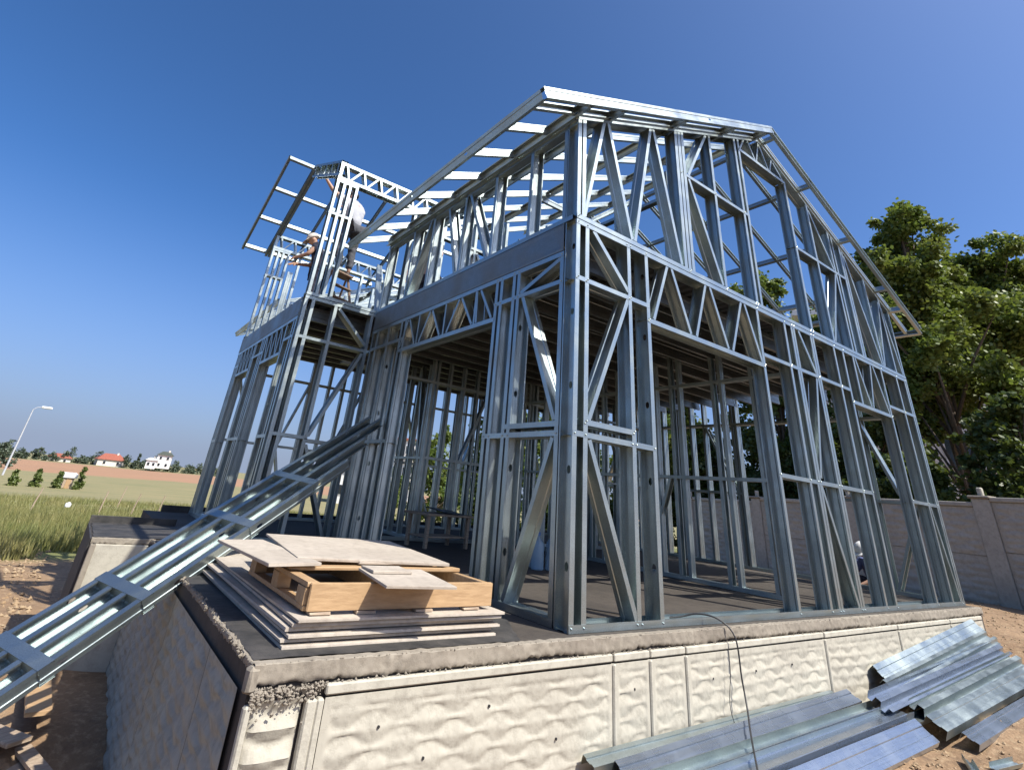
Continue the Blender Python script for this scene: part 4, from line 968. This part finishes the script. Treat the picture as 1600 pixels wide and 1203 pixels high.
for i, (x, y, h, rr, lab) in enumerate(((16.4, .5, 4.9, 1.9, 'dark dense shrub behind the boundary wall at the right edge'), (16.2, 3.0, 4.9, 1.8, 'dark dense shrub behind the boundary wall beside the pillar'), (16.9, 5.4, 4.8, 1.7, 'dark shrub behind the right wall frame'), (17.6, 8.0, 4.8, 1.8, 'dark shrub behind the middle of the boundary wall'), (18.4, 10.6, 4.6, 1.8, 'dark shrub at the far end of the boundary wall'), (17.2, -1.0, 4.6, 1.8, 'dark shrub outside the right edge of the boundary wall'), (13.5, 14.5, 2.6, 1.8, 'dark shrub beyond the far right corner of the house'), (10.5, 15.5, 2.4, 1.7, 'dark shrub behind the middle of the back wall'), (16.5, 13.0, 3.0, 1.8, 'dark shrub where the boundary wall ends behind the house'))):
    tree('shrub', lab, x, y, h, rr, 20000, .13, LEAF_D, 40+i, 'dark shrubs behind the boundary wall', .05, 'shrub')

# ------------------------------------------------------------------ neighbouring buildings
def window(parent, c, w, h, rz_n, frame=WHITE):
    # c on facade, facade faces -y in local space
    f = box('window', (c[0], c[1]-.02, c[2]), (w, .1, h), frame, parent, bev=.01)
    g = box('pane', (0, -.056, 0), (w-.14, .012, h-.14), GLASS, f, bev=0)
def neighbour():
    r = empty('neighbour_house', (31.5, 4.5, 2.1), math.radians(-62)); tag(r, 'cream two-storey house half hidden behind the trees on the right', 'house')
    box('wall', (0, 4, 3.1), (13, 8, 12.2), PLASTER_W, r, bev=.02)
    box('balcony_slab', (0, -.55, 7.35), (13.2, 1.2, .55), PLASTER_W, r, bev=.02)
    box('eave', (0, 3.5, 9.5), (14.2, 10, .35), PLASTER_W, r, bev=.02)
    for x in [-6.4+i*.32 for i in range(41)]: box('baluster', (x, -1.08, 8.0), (.05, .05, .8), CLOTH_D, r, bev=0)
    box('handrail', (0, -1.08, 8.43), (13.1, .08, .07), CLOTH_D, r)
    for x in (-5.2, -3.2, -1.0, 1.2, 3.4, 5.4): window(r, (x, -.02, 5.6), 1.1, 1.7, 0); window(r, (x, -.02, 2.6), 1.1, 1.6, 0)
    for x in (-4.4, -1.2, 2.4, 5.2): window(r, (x, -.02, 8.4), 1.4, 1.7, 0)
neighbour()
def car():
    r = empty('parked_car', (19.5, 4.3, -.72), math.radians(62)); tag(r, 'white car parked behind the boundary wall, only its roof showing', 'car')
    sec = [(-2.1, .55, .75), (-2.0, .95, .8), (-1.35, 1.05, .82), (-.85, 1.5, .68), (.6, 1.52, .68), (1.25, 1.05, .8), (2.0, .92, .78), (2.15, .55, .72)]
    vs, fs = [], []
    for x, z, w in sec: vs += [(x, -w, .3), (x, -w-.05, .6), (x, -w, z*.97), (x, -w*.75, z), (x, w*.75, z), (x, w, z*.97), (x, w+.05, .6), (x, w, .3)]
    for i in range(len(sec)-1):
        for k in range(7): a = i*8+k; fs.append((a, a+1, a+9, a+8))
    fs += [tuple(range(8)), tuple(range(56, 64))[::-1]]
    o = obj('body', pyd('body', vs, fs), WHITE, r, True); o.modifiers.new('sub', 'SUBSURF').render_levels = 2
    for x in (-1.35, 1.35):
        for s in (-1, 1):
            w = obj('wheel', tube_me('wheel', [(x, s*.62, .32), (x, s*.82, .32)], .32, 18), BLACK, r)
    box('windscreen', (.93, 0, 1.3), (.02, 1.15, .42), GLASS, r, rot=(0, -.95, 0)); box('rear_window', (-1.12, 0, 1.3), (.02, 1.15, .38), GLASS, r, rot=(0, .85, 0))
    for s in (-1, 1): box('side_window', (-.1, s*.72, 1.28), (1.5, .02, .3), GLASS, r, rot=(s*.18, 0, 0))
car()
def far_house(name, label, x, y, w, dp, h, roof, wall, rz=0, floors=1, roofmat=TILE, z=None):
    r = empty(name, (x, y, terrain(x, y, False) if z is None else z), rz); tag(r, label, 'house', 'far houses beyond the fields')
    box('wall', (0, dp/2, h/2), (w, dp, h), wall, r, bev=.02)
    vs = [(-w/2-.5, -.5, h), (w/2+.5, -.5, h), (w/2+.5, dp+.5, h), (-w/2-.5, dp+.5, h), (-w/2*.55, dp/2, h+roof), (w/2*.55, dp/2, h+roof)]
    fs = [(0, 1, 5, 4), (1, 2, 5), (2, 3, 4, 5), (3, 0, 4), (3, 2, 1, 0)]
    rf = obj('roof', pyd('roof', vs, fs), roofmat, r); box('chimney', (w*.2, dp*.45, h+roof*.9), (.6, .6, 1.1), PLASTER, rf)
    n = max(2, int(w/3))
    for f in range(floors):
        for i in range(n): window(r, (-w/2+w*(i+.5)/n, -.02, h/floors*(f+.55)), .9, 1.1, 0)
    return r
far_house('far_house', 'far bungalow with a red hipped roof on the horizon', 6.5, 245, 8.5, 7, 2.2, 2.1, PLASTER, .1, 1, TILE, -2.3)
far_house('far_house', 'far white two-storey house left of the steel frame', 21.5, 232, 4.6, 6, 4.4, 1.3, PLASTER_W, -.15, 2, plain('dark_roof', (.05, .06, .05), (.07, .08, .06), 3, .8), -1.2)
far_house('far_house', 'far white annex beside the white two-storey house', 17.8, 231, 3.2, 5, 2.8, .8, PLASTER_W, -.1, 1, PLASTER_W, -1.6)
far_house('far_house', 'small far house hidden among the trees left of the red roof', -9, 250, 7, 6, 2.2, 1.4, PLASTER, .05, 1, TILE, -3.2)
def apartment(label, x, y, w, h, z):
    r = empty('apartment_block', (x, y, z), -.45); tag(r, label, 'building', 'white apartment blocks behind the house frame')
    box('wall', (0, 5, h/2), (w, 10, h), PLASTER_W, r, bev=.02)
    fl = int(h/3)
    for f in range(fl):
        box('balcony', (w*.2, -.6, f*3+.5), (w*.5, 1.2, .9), PLASTER, r, bev=.02)
        for i in range(3): window(r, (-w/2+w*(i+.5)/3, -.02, f*3+1.7), .9, 1.3, 0)
    box('roof', (0, 5, h+.15), (w+.8, 10.8, .3), TILE, r)
apartment('white apartment block seen through the back wall studs', 36.2, 72, 5.2, 9.0, -1.9)
apartment('lower white building between the back wall studs', 28, 70, 5, 4.2, -2.0)

# ------------------------------------------------------------------ far trees, shrubs and field furniture
rr = random.Random(5)
ords = ['first', 'second', 'third', 'fourth', 'fifth', 'sixth', 'seventh', 'eighth', 'ninth', 'tenth', 'eleventh', 'twelfth', 'thirteenth', 'fourteenth', 'fifteenth', 'sixteenth', 'seventeenth', 'eighteenth', 'nineteenth', 'twentieth']
look = ['low rounded', 'bushy', 'taller', 'small dark', 'wide']
for i in range(40):
    x = -27+i*1.75+rr.uniform(-.5, .5); y = 246+rr.uniform(-4, 14)
    h = (2.4, 3.2, 4.6, 2.0, 3.0)[i % 5]*rr.uniform(.85, 1.25); sd_ = ords[i] + ' from the left' if i < 20 else ords[39-i] + ' from the right'
    tree('field_tree', '%s far tree, %s in the horizon row' % (look[i % 5], sd_), x, y, h, h*(.62 if i % 5 != 4 else .95), 650, .42, LEAF_FAR, 200+i, 'far trees along the horizon', .03)
tree('cypress', 'pointed far cypress right of the red roofed house', 14.2, 240, 5.6, .9, 500, .5, LEAF_FAR, 300, None, .03, 'tree', True)
tree('field_tree', 'larger dark tree at the left edge behind the lamp', -12.9, 112, 3.6, 2.0, 2600, .25, LEAF_FAR, 301, None, .08)
for i, (x, y, h, lab) in enumerate(((-6.7, 59, 1.15, 'leftmost low conifer at the image edge in the field'), (-5.3, 60, 1.3, 'rounded low conifer second from the left in the field'), (-3.75, 60, 1.2, 'low conifer left of the white hut in the field'), (-2.2, 60, 1.6, 'taller low conifer right of the white hut in the field'))):
    tree('conifer_shrub', lab, x, y, h*1.2, .66, 3000, .13, CONIFER, 320+i, 'low conifers in the field', .02, 'shrub', True)
for i, (x, y, lab) in enumerate(((-3.72, 25, 'fence post left of the white sack'), (-1.55, 25, 'first fence post right of the white sack'), (-.45, 25, 'second fence post right of the white sack'), (.5, 25, 'third fence post right of the white sack'), (-.6, 31, 'small fence post standing further back'), (1.8, 25, 'fence post just left of the wing wall'))):
    z = terrain(x, y, False); o = obj('fence_post', tube_me('fence_post', [(0, 0, -.3), (.015, 0, .5), (.04, .01, .95)], [.028, .026, .022], 7), WOOD_OLD); o.location = (x, y, z); o.rotation_euler = (rr.uniform(-.08, .08), rr.uniform(-.02, .12), 0)
    tag(o, lab, 'post', 'fence posts in the field')
sack((-2.62, 24.5, terrain(-2.62, 24.5, False)+.35), 'white sack lying in the green field', (.1, .08, .13), WHITE, 'white_sack')
def hut():
    r = empty('field_hut', (-3.1, 61, terrain(-3.1, 61, False)), .2); tag(r, 'small white roofed hut between the low conifers', 'hut')
    box('wall', (0, 0, .5), (.75, .7, 1.0), WOOD_OLD, r); box('roof', (0, 0, 1.08), (1.05, 1.0, .3), WHITE, r, rot=(.12, 0, 0)); box('door', (0, -.36, .42), (.35, .03, .8), WOOD, r)
hut()
def lamp():
    x, y = -9.3, 81.5; z = terrain(x, y, False)
    r = empty('street_lamp', (x, y, z)); tag(r, 'tall thin street lamp at the left edge of the field', 'street lamp')
    hh = 5.25-z
    GREY = plain('grey_paint', (.45, .46, .48), (.4, .41, .43), 5, .5)
    obj('pole', tube_me('pole', [(0, 0, 0), (0, 0, hh*.5), (0, 0, hh-.25)], [.11, .08, .055], 8), GREY, r)
    obj('arm', tube_me('arm', [(0, 0, hh-.28), (.3, 0, hh+.02), (.75, 0, hh+.1)], .04, 6), GREY, r)
    o = obj('lamp_head', box_me('lamp_head', 1.1, .4, .26, .08), WHITE, r); o.location = (1.2, 0, hh+.1)
lamp()
